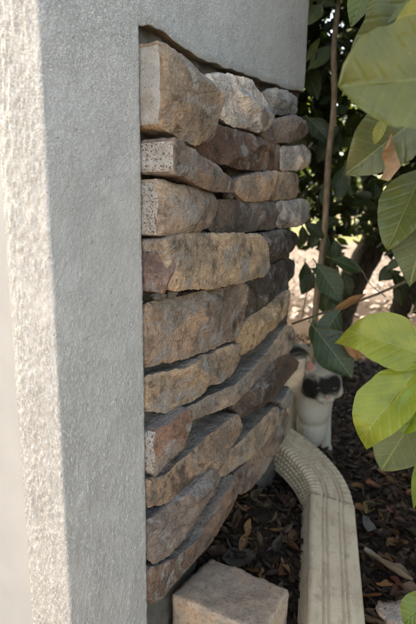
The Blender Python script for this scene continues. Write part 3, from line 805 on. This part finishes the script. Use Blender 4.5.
# near shrub on the right: its stems stand outside the frame, its leaves reach in
gb = Vector((.46, .72, ground_z(.46, .72)))
shrub = empty('broad_leaf_shrub', gb)
tag(shrub, 'near shrub with big yellow-green and olive leaves reaching in from the right', 'shrub')
stem(shrub, 'stem', [gb - Vector((0, 0, .03)), P(455, 560, .66), P(448, 430, .62), P(452, 350, .62), P(462, 240, .58), P(470, 120, .54), P(462, -30, .52), P(450, -120, .54)], .009, .004, TWIG)
stem(shrub, 'branch', [P(448, 430, .62), P(438, 400, .62), P(424, 372, .60)], .004, .0022, TWIG, n=8)
stem(shrub, 'branch', [P(470, 120, .54), P(448, 122, .52), P(432, 118, .51)], .004, .0022, TWIG, n=8)
YG, OL, DG, GU = (.265, .305, .050), (.105, .115, .028), (.055, .085, .028), (.115, .135, .060)
hero(shrub, (488, 74, .45), (341, 84, .42), 114, (.135, .145, .042), LEAFS, (.0, .0, .35), 'large olive leaf with a blunt tip nearest the camera', shape='round', cup=.16, bend=.03, wave=.10, fold=.12, nu=30, nv=16)
hero(shrub, (428, -18, .60), (350, 88, .58), 62, (.085, .095, .030), LEAFD, (.2, 0, .2), shape='elliptic', cup=.15, bend=.12, wave=.10, fold=.2)
hero(shrub, (432, 108, .56), (346, 170, .57), 66, (.075, .090, .032), LEAFD, (.1, 0, .4), shape='elliptic', cup=.15, bend=.14, wave=.12, fold=.25)
hero(shrub, (425, 168, .60), (386, 244, .58), 52, (.105, .130, .040), LEAF, (-.3, 0, .25), shape='blunt', cup=.12, bend=.12, wave=.10, fold=.25)
hero(shrub, (440, 178, .60), (408, 282, .58), 62, (.090, .105, .045), LEAFU, (-.2, 0, .1), shape='elliptic', cup=.2, bend=.12, wave=.10, fold=.2)
hero(shrub, (447, 364, .61), (349, 325, .60), 60, YG, LEAF, (0, 0, .5), 'upper bright yellow-green leaf with a hooked tip', shape='obovate', cup=.10, bend=.12, tipcurl=-2.2, wave=.11, fold=.22)
hero(shrub, (428, 356, .60), (356, 438, .57), 58, (.235, .285, .046), LEAF, (-.25, 0, .45), 'bright yellow-green leaf hanging below the hooked one', shape='obovate', cup=.10, bend=.14, tipcurl=-1.6, wave=.11, fold=.28)
hero(shrub, (438, 380, .66), (380, 470, .65), 66, GU, LEAFU, (-.1, 0, .1), 'dull grey-green leaf seen from its underside', shape='blunt', cup=.10, bend=.10, wave=.10, fold=.12)
hero(shrub, (440, 372, .58), (402, 432, .56), 34, (.175, .25, .03), LEAF, (-.2, 0, .4), shape='obovate', cup=.3, bend=.1)
hero(shrub, (424, 446, .60), (413, 512, .60), 12, (.12, .19, .03), LEAF, (0, 0, .3), shape='elliptic', cup=.2)
hero(shrub, (442, 590, .58), (400, 622, .59), 30, (.09, .15, .03), LEAF, (0, 0, .5), shape='obovate', cup=.2)
hero(shrub, (372, -30, .62), (352, 22, .62), 26, (.09, .13, .03), LEAF, (0, 0, .3), shape='elliptic')
hero(shrub, (395, -25, .62), (366, 24, .60), 18, (.15, .16, .03), LEAF, (0, 0, .3), shape='elliptic')
hero(shrub, (415, -30, .60), (378, 20, .58), 30, (.10, .13, .05), LEAFU, (.2, 0, .3), shape='obovate')
hero(shrub, (448, -8, .56), (398, 26, .55), 30, (.26, .25, .045), LEAF, (0, 0, .4), shape='round')
hero(shrub, (388, 112, .55), (374, 142, .55), 12, (.26, .27, .07), LEAF, (-.3, 0, .3), 'small yellow leaf against the olive ones', shape='obovate', cup=.3)
def keep_near(p):
    x, y, z = in_frame(p)
    if z > 0 and -10 < x < 428 and -14 < y < 640: return False
    return p.y > .5 and (p - CAM).length > .5 and p.x * NW.x + p.y * NW.y + DW > .25
crown('crown', shrub, [((.62, .95, 1.15), (.22, .40, .55)), ((.80, 1.35, 1.0), (.30, .40, .85)), ((.45, 1.15, 1.65), (.45, .55, .40))], 5400, .10, HEDGE, 31, keep_near)  # foliage kept out of view, added to shade the far end of the wall
# withered leaf caught in the shrub
def dead_mesh(name, L, Wd, seed, curl):
    V, Fc, uv = [], [], []; nu, nv = 9, 6
    for i in range(nu + 1):
        u = i / nu; hw = Wd / 2 * max(.03, math.sin(math.pi * u ** .9) ** .8) * (1 + .25 * mn.noise((u * 5, seed, 2)))
        for j in range(nv + 1):
            v = j / nv * 2 - 1; an = v * curl * (1 + .5 * mn.noise((u * 3, seed, 9)))
            y = hw * (math.sin(an) / max(abs(curl), .1)); z = hw * (1 - math.cos(an)) / max(abs(curl), .1) + .10 * L * mn.noise((u * 2.5, v * 1.2, seed)) + .25 * L * (u - .5) ** 2
            V.append((L * (u - .5), y, z))
    for i in range(nu):
        for j in range(nv): Fc.append((i * (nv + 1) + j, (i + 1) * (nv + 1) + j, (i + 1) * (nv + 1) + j + 1, i * (nv + 1) + j + 1))
    me = bpy.data.meshes.new(name); me.from_pydata(V, [], Fc); me.materials.append(DEAD); me.polygons.foreach_set('use_smooth', [True] * len(me.polygons)); me.update(); return me
def place_dead(me, loc, rot, color, label, group=None, sc=1):
    o = bpy.data.objects.new('dead_leaf', me); COL.objects.link(o); o.location = loc; o.rotation_euler = rot; o.scale = (sc,) * 3; o.color = (*color, 1)
    return tag(o, label, 'dead leaf', group)
lf = [(391, 134), (387, 144), (383, 151), (382, 158), (386, 168), (380, 179)]; rt = [(392, 134), (394, 144), (396, 151), (398, 158), (401, 166), (389, 181)]
rows_ = []
for i in range(26):
    u = i / 25 * 5; k = min(int(u), 4); f = u - k; f = f * f * (3 - 2 * f) * .5 + f * .5
    a_ = [lf[k][j] + (lf[k + 1][j] - lf[k][j]) * f for j in range(2)]; b_ = [rt[k][j] + (rt[k + 1][j] - rt[k][j]) * f for j in range(2)]
    rows_.append([P(a_[0] + (b_[0] - a_[0]) * v, a_[1] + (b_[1] - a_[1]) * v, .535 - .010 * math.sin(u * 1.1 + v * 2.2) + .008 * abs(v - .45) + .002 * mn.noise((u * 2, v * 3, 4))) for v in np.linspace(0, 1, 10)])
V = [q for r_ in rows_ for q in r_]
o = mk('dead_leaf', V, [(i * 10 + j, i * 10 + j + 1, (i + 1) * 10 + j + 1, (i + 1) * 10 + j) for i in range(25) for j in range(9)], DEAD)
o.color = (.27, .175, .105, 1); tag(o, 'tan curled dead leaf caught between the olive leaves', 'dead leaf')

# ------------------------------------------------------------------ hedge shrubs behind
def keep_hedge(p):
    x, y, z = in_frame(p)
    lim = 240 + 26 * mn.noise((p.x * 7, p.y * 7, 0)) + (24 if x < 342 else 0) + (20 if x > 385 else 0)
    if 290 < x < 430 and y > lim: return False            # the clear air under the hedge
    if mn.noise((p.x * 13, p.y * 4, p.z * 13)) > .15: return False
    return (p - Vector((.3, 1.2, .2))).length > .45 and p.y > 1.4
hs = []
h1 = empty('hedge_shrub', (.62, 2.02, 0)); tag(h1, 'dark dense hedge shrub with slim tan stems right behind the pillar', 'shrub', 'hedge shrubs')
stem(h1, 'stem', [P(308, 400, 1.46) - Vector((0, 0, .16)), P(313, 345, 1.46), P(317, 295, 1.45), P(325, 225, 1.45), P(328, 165, 1.45), P(334, 105, 1.45), P(334, 50, 1.46), P(339, -10, 1.48), P(346, -110, 1.5)], .0100, .0085, STEMM)
stem(h1, 'stem', [P(336, 365, 2.05) - Vector((0, 0, .08)), P(333, 310, 2.02), P(327, 235, 2.0), P(322, 150, 1.98), P(316, 60, 1.98), P(312, -40, 2.0)], .036, .020, BARK)
stem(h1, 'branch', [P(325, 100, 1.98), P(334, 88, 1.9), P(348, 70, 1.85)], .006, .003, BARK, n=8)
stem(h1, 'branch', [P(326, 300, 1.70), P(330, 270, 1.6), P(338, 255, 1.4), P(352, 262, 1.25)], .004, .002, TWIG, n=8)
crown('crown', h1, [((.62, 1.95, 1.35), (.62, .42, .80)), ((.40, 2.2, 1.2), (.4, .4, .70)), ((.95, 2.2, 1.2), (.5, .4, .75)), ((.80, 2.15, .72), (.50, .35, .26))], 6600, .075, HEDGE, 11, keep_hedge)
# single leaves that stand out
lv = [((316, 263, 1.22), (343, 302, 1.20), 26, (.030, .055, .022)), ((330, 258, 1.25), (365, 271, 1.25), 15, (.022, .05, .018)), ((341, 309, 1.15), (318, 341, 1.13), 23, (.030, .050, .022)),
      ((313, 326, 1.14), (354, 377, 1.10), 42, (.026, .046, .020)), ((314, 272, 1.3), (301, 294, 1.3), 15, (.02, .04, .015)), ((314, 318, 1.15), (312, 345, 1.15), 9, (.03, .055, .02)),
      ((306, 62, 1.5), (320, 36, 1.48), 8, (.10, .13, .04)), ((308, 70, 1.5), (334, 44, 1.47), 16, (.045, .08, .025)), ((304, 60, 1.6), (318, 98, 1.58), 20, (.035, .06, .025)),
      ((340, 130, 1.6), (318, 160, 1.58), 22, (.022, .04, .015)), ((308, 118, 1.5), (330, 140, 1.48), 20, (.025, .045, .018)), ((345, 165, 1.5), (338, 200, 1.48), 18, (.025, .045, .016)),
      ((322, 4, 1.4), (304, 24, 1.38), 18, (.07, .10, .03)), ((352, 196, 1.5), (334, 178, 1.5), 14, (.03, .06, .02)), ((300, 20, 1.5), (318, 10, 1.5), 14, (.05, .08, .03))]
for b, t, wp, c in lv: hero(h1, b, t, wp, c, LEAFD, (0, 0, .5), shape='elliptic', cup=.2, bend=.12)
rg = random.Random(5); hm = [leaf_mesh('leaf', .075, .036, 'elliptic', .2, .15, .05, 8, 4, k, mat=LEAFD, petiole=.12) for k in range(4)]
for k in range(85):
    px, py, z = rg.uniform(300, 416), rg.uniform(-5, 205), rg.uniform(1.55, 1.95)
    p = P(px, py, z)
    o = bpy.data.objects.new('leaf', hm[k % 4]); COL.objects.link(o)
    x = Vector((rg.uniform(-1, 1), rg.uniform(-.6, .6), rg.uniform(-1, .4))).normalized()
    o.matrix_world = leaf_frame(p, p + x, Vector((rg.uniform(-.6, .6), -.7, rg.uniform(.2, 1)))); o.parent = h1; o.matrix_parent_inverse = parent_mw(h1).inverted()
    g = rg.uniform(.7, 1.5); o.color = (.028 * g, .052 * g, .018 * g, 1)
for k in range(26):
    if k < 18: b_ = (rg.uniform(300, 345), rg.uniform(205, 300)); z_ = rg.uniform(1.35, 1.7)
    else: b_ = (rg.uniform(392, 416), rg.uniform(255, 300)); z_ = rg.uniform(1.3, 1.6)
    g = rg.uniform(.7, 1.5); a_ = rg.uniform(.2, 2.9); l_ = rg.uniform(18, 30)
    hero(h1, (*b_, z_), (b_[0] + math.cos(a_) * l_, b_[1] + math.sin(a_) * l_, z_), l_ * .5, (.022 * g, .042 * g, .015 * g), LEAFD, (rg.uniform(-.4, .4), 0, .5), shape='elliptic', cup=.2, bend=.15, nu=10, nv=6)
side_screen = empty('hedge_shrub', (1.75, .55, ground_z(1.75, .55))); tag(side_screen, 'added hedge shrub outside the picture on the right, blocking light', 'shrub', 'hedge shrubs')  # extra shrub out of view, added to cut the light from the right
stem(side_screen, 'trunk', [Vector((1.75, .55, -.2)), Vector((1.7, .6, .5)), Vector((1.75, .55, 1.5))], .03, .012, BARK)
def keep4(p):
    x, y, z = in_frame(p); return not (z > 0 and -10 < x < 425 and -10 < y < 640) and p.z > ground_z(p.x, p.y)
crown('crown', side_screen, [((1.75, .3, .6), (.5, .8, .85)), ((1.5, 1.2, .8), (.45, .6, 1.05))], 4600, .095, HEDGE, 14, keep4)
h2 = empty('hedge_shrub', (1.35, 2.35, 0)); tag(h2, 'dark hedge shrub with a thick leaning brown trunk further right', 'shrub', 'hedge shrubs')
stem(h2, 'trunk', [P(325, 352, 2.32) - Vector((0, 0, .1)), P(340, 312, 2.3), P(358, 272, 2.28), P(380, 235, 2.26), P(410, 200, 2.25), P(450, 140, 2.3), P(480, 20, 2.3)], .075, .05, BARK, n=14)
stem(h2, 'branch', [P(380, 235, 2.26), P(368, 190, 2.2), P(362, 130, 2.2), P(366, 40, 2.2)], .03, .015, BARK)
stem(h2, 'branch', [P(405, 345, 1.75) - Vector((0, 0, .1)), P(400, 310, 1.75), P(430, 270, 1.8), P(480, 200, 1.9)], .04, .03, BARK)
crown('crown', h2, [((1.35, 2.3, 1.4), (.6, .5, .85)), ((1.9, 2.2, 1.2), (.5, .6, 1.0)), ((1.5, 1.75, 1.4), (.35, .35, .7))], 7500, .08, HEDGE, 12, keep_hedge)
sun_screen = empty('hedge_shrub', (-.12, 2.25, 0)); tag(sun_screen, 'added dark hedge shrub mostly hidden behind the pillar, blocking the sun', 'shrub', 'hedge shrubs')  # added behind the pillar to keep direct sun off the cat and downspout
stem(sun_screen, 'trunk', [Vector((-.12, 2.25, -.05)), Vector((-.1, 2.2, .5)), Vector((-.14, 2.2, 1.4))], .03, .015, BARK)
def keep3(p):
    d = p - W(.74, -.2, 0); return not (-.65 < d.dot(UW) < .50 and abs(d.dot(NW)) < .5) and keep_hedge(p)
crown('crown', sun_screen, [((-.15, 2.2, 1.35), (.55, .55, 1.05)), ((.25, 1.85, 1.75), (.45, .4, .75)), ((-.25, 1.78, .95), (.5, .36, .7)), ((.05, 1.72, 1.5), (.4, .3, .5)), ((-.04, 1.64, .80), (.24, .2, .55)), ((-.3, 1.7, .6), (.3, .3, .5))], 13500, .08, HEDGE, 13, keep3)
# twigs in the clear air under the hedge
tw = empty('bare_twig', P(300, 322, 1.22)); tag(tw, 'thin bare reddish twig crossing below the hedge towards the right', 'twig')
stem(tw, 'shoot', [P(292, 324, 1.26), P(320, 314, 1.22), P(345, 306, 1.2), P(380, 293, 1.16), P(420, 276, 1.1), P(470, 262, 1.05)], .0030, .0038, TWIG, n=8)
stem(tw, 'side_shoot', [P(362, 270, 1.2), P(370, 284, 1.19), P(386, 297, 1.16)], .0012, .0014, TWIG, n=6)
stem(tw, 'side_shoot', [P(304, 262, 1.25), P(312, 275, 1.24), P(306, 296, 1.24), P(302, 318, 1.24)], .0012, .0014, TWIG, n=6)
o = place_dead(dead_mesh('dead_leaf', .085, .032, 9.4, .8), (0, 0, 0), (0, 0, 0), (.26, .12, .045), 'orange-brown dead leaf hanging on the bare twig')
o.matrix_world = leaf_frame(P(350, 303, 1.17), P(372, 292, 1.16), Vector((0, -.6, 1)))
o = place_dead(dead_mesh('dead_leaf', .07, .045, 2.4, .8), (0, 0, 0), (0, 0, 0), (.24, .12, .05), 'rust brown dead leaf behind the upper bright leaf')
o.matrix_world = leaf_frame(P(352, 345, 1.10), P(360, 365, 1.10), Vector((-.3, -1, .4)))

# ------------------------------------------------------------------ cat
def cat():
    hc = P(322, 383, 1.32)
    base = Vector((hc.x - .01, hc.y + .06, ground_z(hc.x, hc.y)))
    root = empty('cat', base); tag(root, 'white cat with black face patches peering out behind the downspout', 'cat')
    fwd = (CAM - hc); fwd.z = 0; fwd.normalize()
    a = R(14); fwd = Vector((fwd.x * math.cos(a) - fwd.y * math.sin(a), fwd.x * math.sin(a) + fwd.y * math.cos(a), -.12)).normalized()
    rgt = Vector((0, 0, 1)).cross(fwd).normalized(); up = fwd.cross(rgt)          # rgt = image right when it faces us
    bm = bmesh.new()
    def ell(c, ax, rad, seg=18):
        x, y, z = ax; mm = Matrix((x * rad[0], y * rad[1], z * rad[2])).transposed().to_4x4(); mm.translation = c
        bmesh.ops.create_uvsphere(bm, u_segments=seg, v_segments=seg // 2 + 3, radius=1, matrix=mm)
    def limb(pts, rads):
        pp_ = spline(pts, 5)
        rr = [rads[min(int(i / (len(pp_) - 1) * (len(rads) - 1)), len(rads) - 2)] for i in range(len(pp_))]
        for i, p in enumerate(pp_):
            t = i / (len(pp_) - 1) * (len(rads) - 1); k = min(int(t), len(rads) - 2); r = rads[k] + (rads[k + 1] - rads[k]) * (t - k)
            ell(p, (Vector((1, 0, 0)), Vector((0, 1, 0)), Vector((0, 0, 1))), (r, r, r), 12)
    ax = (rgt, fwd, up)
    ell(hc, ax, (.056, .052, .048))
    ell(hc + fwd * .030 - up * .006, ax, (.040, .030, .032))
    ell(hc + fwd * .046 - up * .020 + rgt * .011, ax, (.016, .017, .013)); ell(hc + fwd * .046 - up * .020 - rgt * .011, ax, (.016, .017, .013))
    ell(hc + fwd * .040 - up * .034, ax, (.014, .016, .010)); ell(hc + fwd * .050 - up * .008, ax, (.010, .016, .009))
    for s in (-1, 1): ell(hc + rgt * s * .035 - up * .018 + fwd * .008, ax, (.024, .026, .022))
    for s in (-1, 1):                                    # ears
        e0, e1 = hc + rgt * s * .032 + up * .030 - fwd * .004, hc + rgt * s * .046 + up * .078 - fwd * .008
        for k in range(9):
            t = k / 8; ell(e0 + (e1 - e0) * t, (rgt, fwd, up), (.021 * (1 - t) + .003, .008 * (1 - t) + .003, .007), 10)
    bd = (UW * .80 - NW * .55 + Vector((0, 0, .02))).normalized()                     # the body goes back behind the pillar
    sh = hc - fwd * .06 - up * .055; bside = bd.cross(Vector((0, 0, 1))).normalized(); bu = bside.cross(bd)
    limb([hc - fwd * .02 - up * .02, hc - fwd * .045 - up * .045 , sh + bd * .05 - bu * .01], [.043, .048, .062])
    for t, r in ((.04, .068), (.10, .074), (.17, .076), (.24, .074), (.31, .074), (.37, .066)): ell(sh + bd * t - bu * .012, (bside, bd, bu), (r * .85, .07, r))
    gz = base.z
    def foot(p): return Vector((p.x, p.y, ground_z(p.x, p.y) + .012))
    for s in (-1, 1):
        top = sh + bd * .045 + bside * s * .042 - bu * .02; f = foot(top - bd * (.02 if s > 0 else -.02) + bside * s * .006 + fwd * .01)
        limb([top, top + (f - top) * .45 - bd * -.012, top + (f - top) * .85, f], [.034, .024, .017, .016])
        ell(f + fwd * .012, (rgt, fwd, Vector((0, 0, 1))), (.017, .024, .012))
        hip = sh + bd * .35 + bside * s * .045 - bu * .01; f = foot(hip + bd * .02); hk = f + bd * .045 + Vector((0, 0, .06)); kn = hip + (f - hip) * .45 - bd * .04
        limb([hip, kn, hk, f], [.050, .034, .016, .016]); ell(f - bd * .02, (bside, bd, Vector((0, 0, 1))), (.016, .03, .012))
    ell(hc - up * .080 - fwd * .022 - rgt * .012, (rgt, fwd, Vector((0, 0, 1))), (.052, .045, .068)); ell(hc - up * .145 - fwd * .030 - rgt * .010, (rgt, fwd, Vector((0, 0, 1))), (.046, .045, .080))
    t0 = sh + bd * .41
    limb([t0, t0 + bd * .08 + Vector((0, 0, .02)), t0 + bd * .15 - Vector((0, 0, .02)), t0 + bd * .22 - Vector((0, 0, .03))], [.020, .015, .013, .010])
    me = bpy.data.meshes.new('body'); bm.to_mesh(me); bm.free()
    tmp = bpy.data.objects.new('body', me); COL.objects.link(tmp)
    md = tmp.modifiers.new('r', 'REMESH'); md.mode = 'VOXEL'; md.voxel_size = .0035
    ms = tmp.modifiers.new('s', 'SMOOTH'); ms.iterations = 7; ms.factor = .5
    dg = bpy.context.evaluated_depsgraph_get(); me2 = bpy.data.meshes.new_from_object(tmp.evaluated_get(dg)); bpy.data.objects.remove(tmp)
    # coat: patches by place on the body
    q = Nodes('cat_coat'); c = q.co()
    def blob(p, r, soft=.4):
        vm = q.n('VectorMath', operation='DISTANCE'); q.l(wob, vm.inputs[0]); vm.inputs[1].default_value = p
        return q.ramp(q.math('DIVIDE', vm.outputs['Value'], r), [(1 - soft, 1), (1 + soft * .3, 0)])
    nz = q.n('TexNoise'); nz.inputs['Scale'].default_value = 60; q.l(c, nz.inputs['Vector'])
    ad = q.n('VectorMath', operation='MULTIPLY_ADD'); q.l(nz.outputs['Color'], ad.inputs[0]); ad.inputs[1].default_value = (.02,) * 3; q.l(c, ad.inputs[2]); wob = ad.outputs[0]
    o_ = Vector((.01, .01, .01))
    f1 = blob(hc - rgt * .032 + fwd * .026 - up * .004 + o_, .044); f2 = blob(hc + rgt * .000 + fwd * .042 + up * .010 + o_, .037); f3 = blob(hc + rgt * .024 + fwd * .036 + up * .016 + o_, .034)
    b1 = blob(sh + bd * .22 + bu * .06, .09); b2 = blob(sh + bd * .40, .06)
    f4 = blob(hc + rgt * .042 + up * .055 + o_, .036)
    pk = q.math('MAXIMUM', q.math('MAXIMUM', f1, f2), q.math('MAXIMUM', q.math('MAXIMUM', b1, b2), q.math('MAXIMUM', f3, f4)))
    fur = q.noise(q.map(c, (1, 1, .5)), 260, 5, .7)
    white = q.mix(fur, (.33, .295, .255), (.48, .44, .39)); black = q.mix(fur, (.008, .008, .008), (.025, .022, .02))
    q.fin(q.mix(pk, white, black), .8, q.bump(fur, .8, .003), .15)
    me2.materials.clear(); me2.materials.append(q.m); me2.polygons.foreach_set('use_smooth', [True] * len(me2.polygons)); me2.name = 'body'
    o = bpy.data.objects.new('body', me2); COL.objects.link(o); put(o, root)
    def simple(nm, col, rough): s_ = Nodes(nm); return s_.fin(col, rough)
    EYE, PUP, PINK = simple('cat_eye', (.03, .025, .012), .2), simple('cat_pupil', (.005, .005, .005), .1), simple('pink_skin', (.42, .20, .16), .6)
    def ball(nm, cpt, rad, mat, axs=ax):
        b2_ = bmesh.new(); mm = Matrix((axs[0] * rad[0], axs[1] * rad[1], axs[2] * rad[2])).transposed().to_4x4(); mm.translation = cpt
        bmesh.ops.create_uvsphere(b2_, u_segments=14, v_segments=9, radius=1, matrix=mm); mq = bpy.data.meshes.new(nm); b2_.to_mesh(mq); b2_.free(); mq.materials.append(mat)
        mq.polygons.foreach_set('use_smooth', [True] * len(mq.polygons)); x = bpy.data.objects.new(nm, mq); COL.objects.link(x); return x
    for s in (-1, 1):
        e = ball('eye', hc + rgt * s * .0215 + fwd * .0500 + up * .008, (.0085, .006, .0075), EYE); put(e, root)
        put(ball('pupil', hc + rgt * s * .0218 + fwd * .0553 + up * .008, (.0030, .0018, .0055), PUP), e)
        put(ball('inner_ear', hc + rgt * s * .038 + up * .050 + fwd * .0025, (.010, .003, .017), PINK), root)
    put(ball('nose', hc + fwd * .0655 - up * .011, (.005, .004, .0038), PINK), root)
cat()

# ------------------------------------------------------------------ dead leaves and mulch
curls = [.5, .62, .7, .8, .9, 1.0, 1.15, 1.35, 1.6]
variants = [dead_mesh('dead_leaf', random.uniform(.05, .085), random.uniform(.024, .042), k * 1.9 + .3, curls[k]) for k in range(9)]
browns = [tuple(v * k for v, k in zip(c, (.92, .80, .70))) for c in [(.035, .020, .012), (.06, .034, .018), (.09, .05, .026), (.13, .075, .04), (.045, .03, .022), (.075, .055, .042), (.17, .105, .06), (.025, .016, .012)]]
rg = random.Random(21)
words = ['dark chocolate brown', 'brown', 'mid brown', 'rusty brown', 'dull dark brown', 'greyish brown', 'light tan', 'nearly black']
def scatter(k, x0, x1, y0, y1, where, group, bright=1.0):
    for i in range(k):
        px, py = rg.uniform(x0, x1), rg.uniform(y0, y1); q = on_ground(px, py, .012)
        if abs((q - B_).cross(axis_d).length) < .075 and q.y < B_.y + .05: continue
        ci = rg.randrange(8); c = browns[ci]; vi = rg.randrange(9); me = variants[vi]; lift = rg.uniform(.006, .022)
        lab = words[ci] + (' tightly curled' if curls[vi] > 1.05 else ' nearly flat' if curls[vi] < .75 else ' half curled') + ' dead leaf ' + where(px, py)
        place_dead(me, (q.x, q.y, ground_z(q.x, q.y) + lift), (rg.uniform(-.7, .7), rg.uniform(-.5, .5), rg.uniform(0, 6.3)), tuple(v * bright * rg.uniform(.8, 1.3) for v in c), lab, group, rg.uniform(.42, .85))
def where_r(x, y):
    if y < 470: return 'on the mulch below the bright leaves'
    s_ = 'close along the downspout' if x < 380 else 'near the right edge'
    return ('low in the litter, ' if y > 550 else 'midway in the litter, ') + s_
def where_l(x, y): return 'behind the paver, ' + ('under the stones' if x < 250 else 'beside the downspout')
scatter(120, 352, 418, 400, 626, where_r, 'dead leaves right of the downspout', 1.1)
scatter(60, 212, 300, 486, 585, where_l, 'dead leaves between paver and downspout', .9)
q = on_ground(366, 530, .03)
place_dead(dead_mesh('dead_leaf', .075, .04, 31.0, 1.0), (q.x, q.y, q.z + .012), (.5, .2, 1.2), (.085, .085, .082), 'pale grey withered leaf beside the downspout')
q = on_ground(238, 562, .02)
place_dead(dead_mesh('dead_leaf', .07, .045, 37.0, .4), (q.x, q.y, q.z + .008), (.2, .1, .2), (.032, .027, .023), 'flat dull grey leaf behind the paver')
q = on_ground(386, 572, .02)
place_dead(dead_mesh('dead_leaf', .105, .05, 41.0, 1.2), (q.x, q.y, q.z + .012), (.4, -.1, 2.4), (.16, .12, .085), 'largest curled tan-grey dead leaf lower right')
def litter(name, n, area, L0, mat, seed, lay=.03, dens=None):
    rg_ = random.Random(seed); V, Fc = [], []
    for _ in range(n):
        x, y = area(rg_)
        z = ground_z(x, y) + rg_.uniform(.001, lay); l = L0 * rg_.uniform(.4, 1.2); w_ = l * rg_.uniform(.16, .5)
        a = Vector((rg_.uniform(-1, 1), rg_.uniform(-1, 1), rg_.uniform(-.45, .45))).normalized(); b = a.cross(Vector((rg_.uniform(-.6, .6), rg_.uniform(-.6, .6), 1))).normalized(); nn = a.cross(b)
        i = len(V); p = Vector((x, y, z)); cu = rg_.uniform(-.25, .35) * l
        V += [p - a * l * .5 + nn * cu * .5, p - a * l * .12 + b * w_ * .5, p + a * l * .2 + b * w_ * .45, p + a * l * .5 + nn * cu * .6, p + a * l * .2 - b * w_ * .45 + nn * cu * .3, p - a * l * .12 - b * w_ * .5 + nn * cu * .3]
        Fc += [(i, i + 1, i + 2, i + 3), (i, i + 3, i + 4, i + 5)]
    o = mk(name, V, Fc, mat, None, False); return o
MUL = m_litter('mulch_chips', (.012, .008, .006), (.034, .021, .014), (.085, .055, .036))
DRY = m_litter('dry_litter', (.05, .037, .032), (.17, .14, .128), (.42, .38, .365))
tag(litter('mulch', 20000, lambda r: (r.uniform(-.1, 1.4), .55 + 2.2 * r.random() ** 1.4), .034, MUL, 2, .018), 'dark brown shredded bark mulch covering the bed', 'mulch', kind='stuff')
tag(litter('leaf_litter', 6000, lambda r: (r.uniform(.2, 6.5), 3.2 + 8 * r.random() ** 1.5), .075, DRY, 3, .02), 'sunlit pale dry leaf litter beyond the hedge', 'leaf litter', kind='stuff')

# ------------------------------------------------------------------ trees beyond the lawn
FAR = m_crown('far_foliage', (.10, .16, .025), (.24, .28, .05), .35)
for i, (x, y, h, r_, lab) in enumerate([(9.5, 20, 6.5, 2.4, 'sunlit yellow-green tree far behind the leaning trunk'), (5.6, 24, 8, 2.6, 'tall sunlit tree far off, seen just right of the stone ends'), (14.5, 24, 7, 2.8, 'sunlit tree at the far right behind the olive leaves')]):
    t = empty('garden_tree', (x, y, 0)); tag(t, lab, 'tree', 'trees beyond the lawn')
    stem(t, 'trunk', [Vector((x, y, -.1)), Vector((x + .1, y, h * .3)), Vector((x, y + .1, h * .7))], .18, .07, BARK)
    crown('crown', t, [((x, y, h * .62), (r_, r_, h * .30)), ((x - r_ * .6, y - .5, h * .45), (r_ * .7, r_ * .7, h * .25)), ((x + r_ * .6, y - .4, h * .36), (r_ * .7, r_ * .7, h * .26)), ((x, y - .8, h * .22), (r_ * .9, r_ * .6, h * .2))], 2600, .42, FAR, 40 + i)
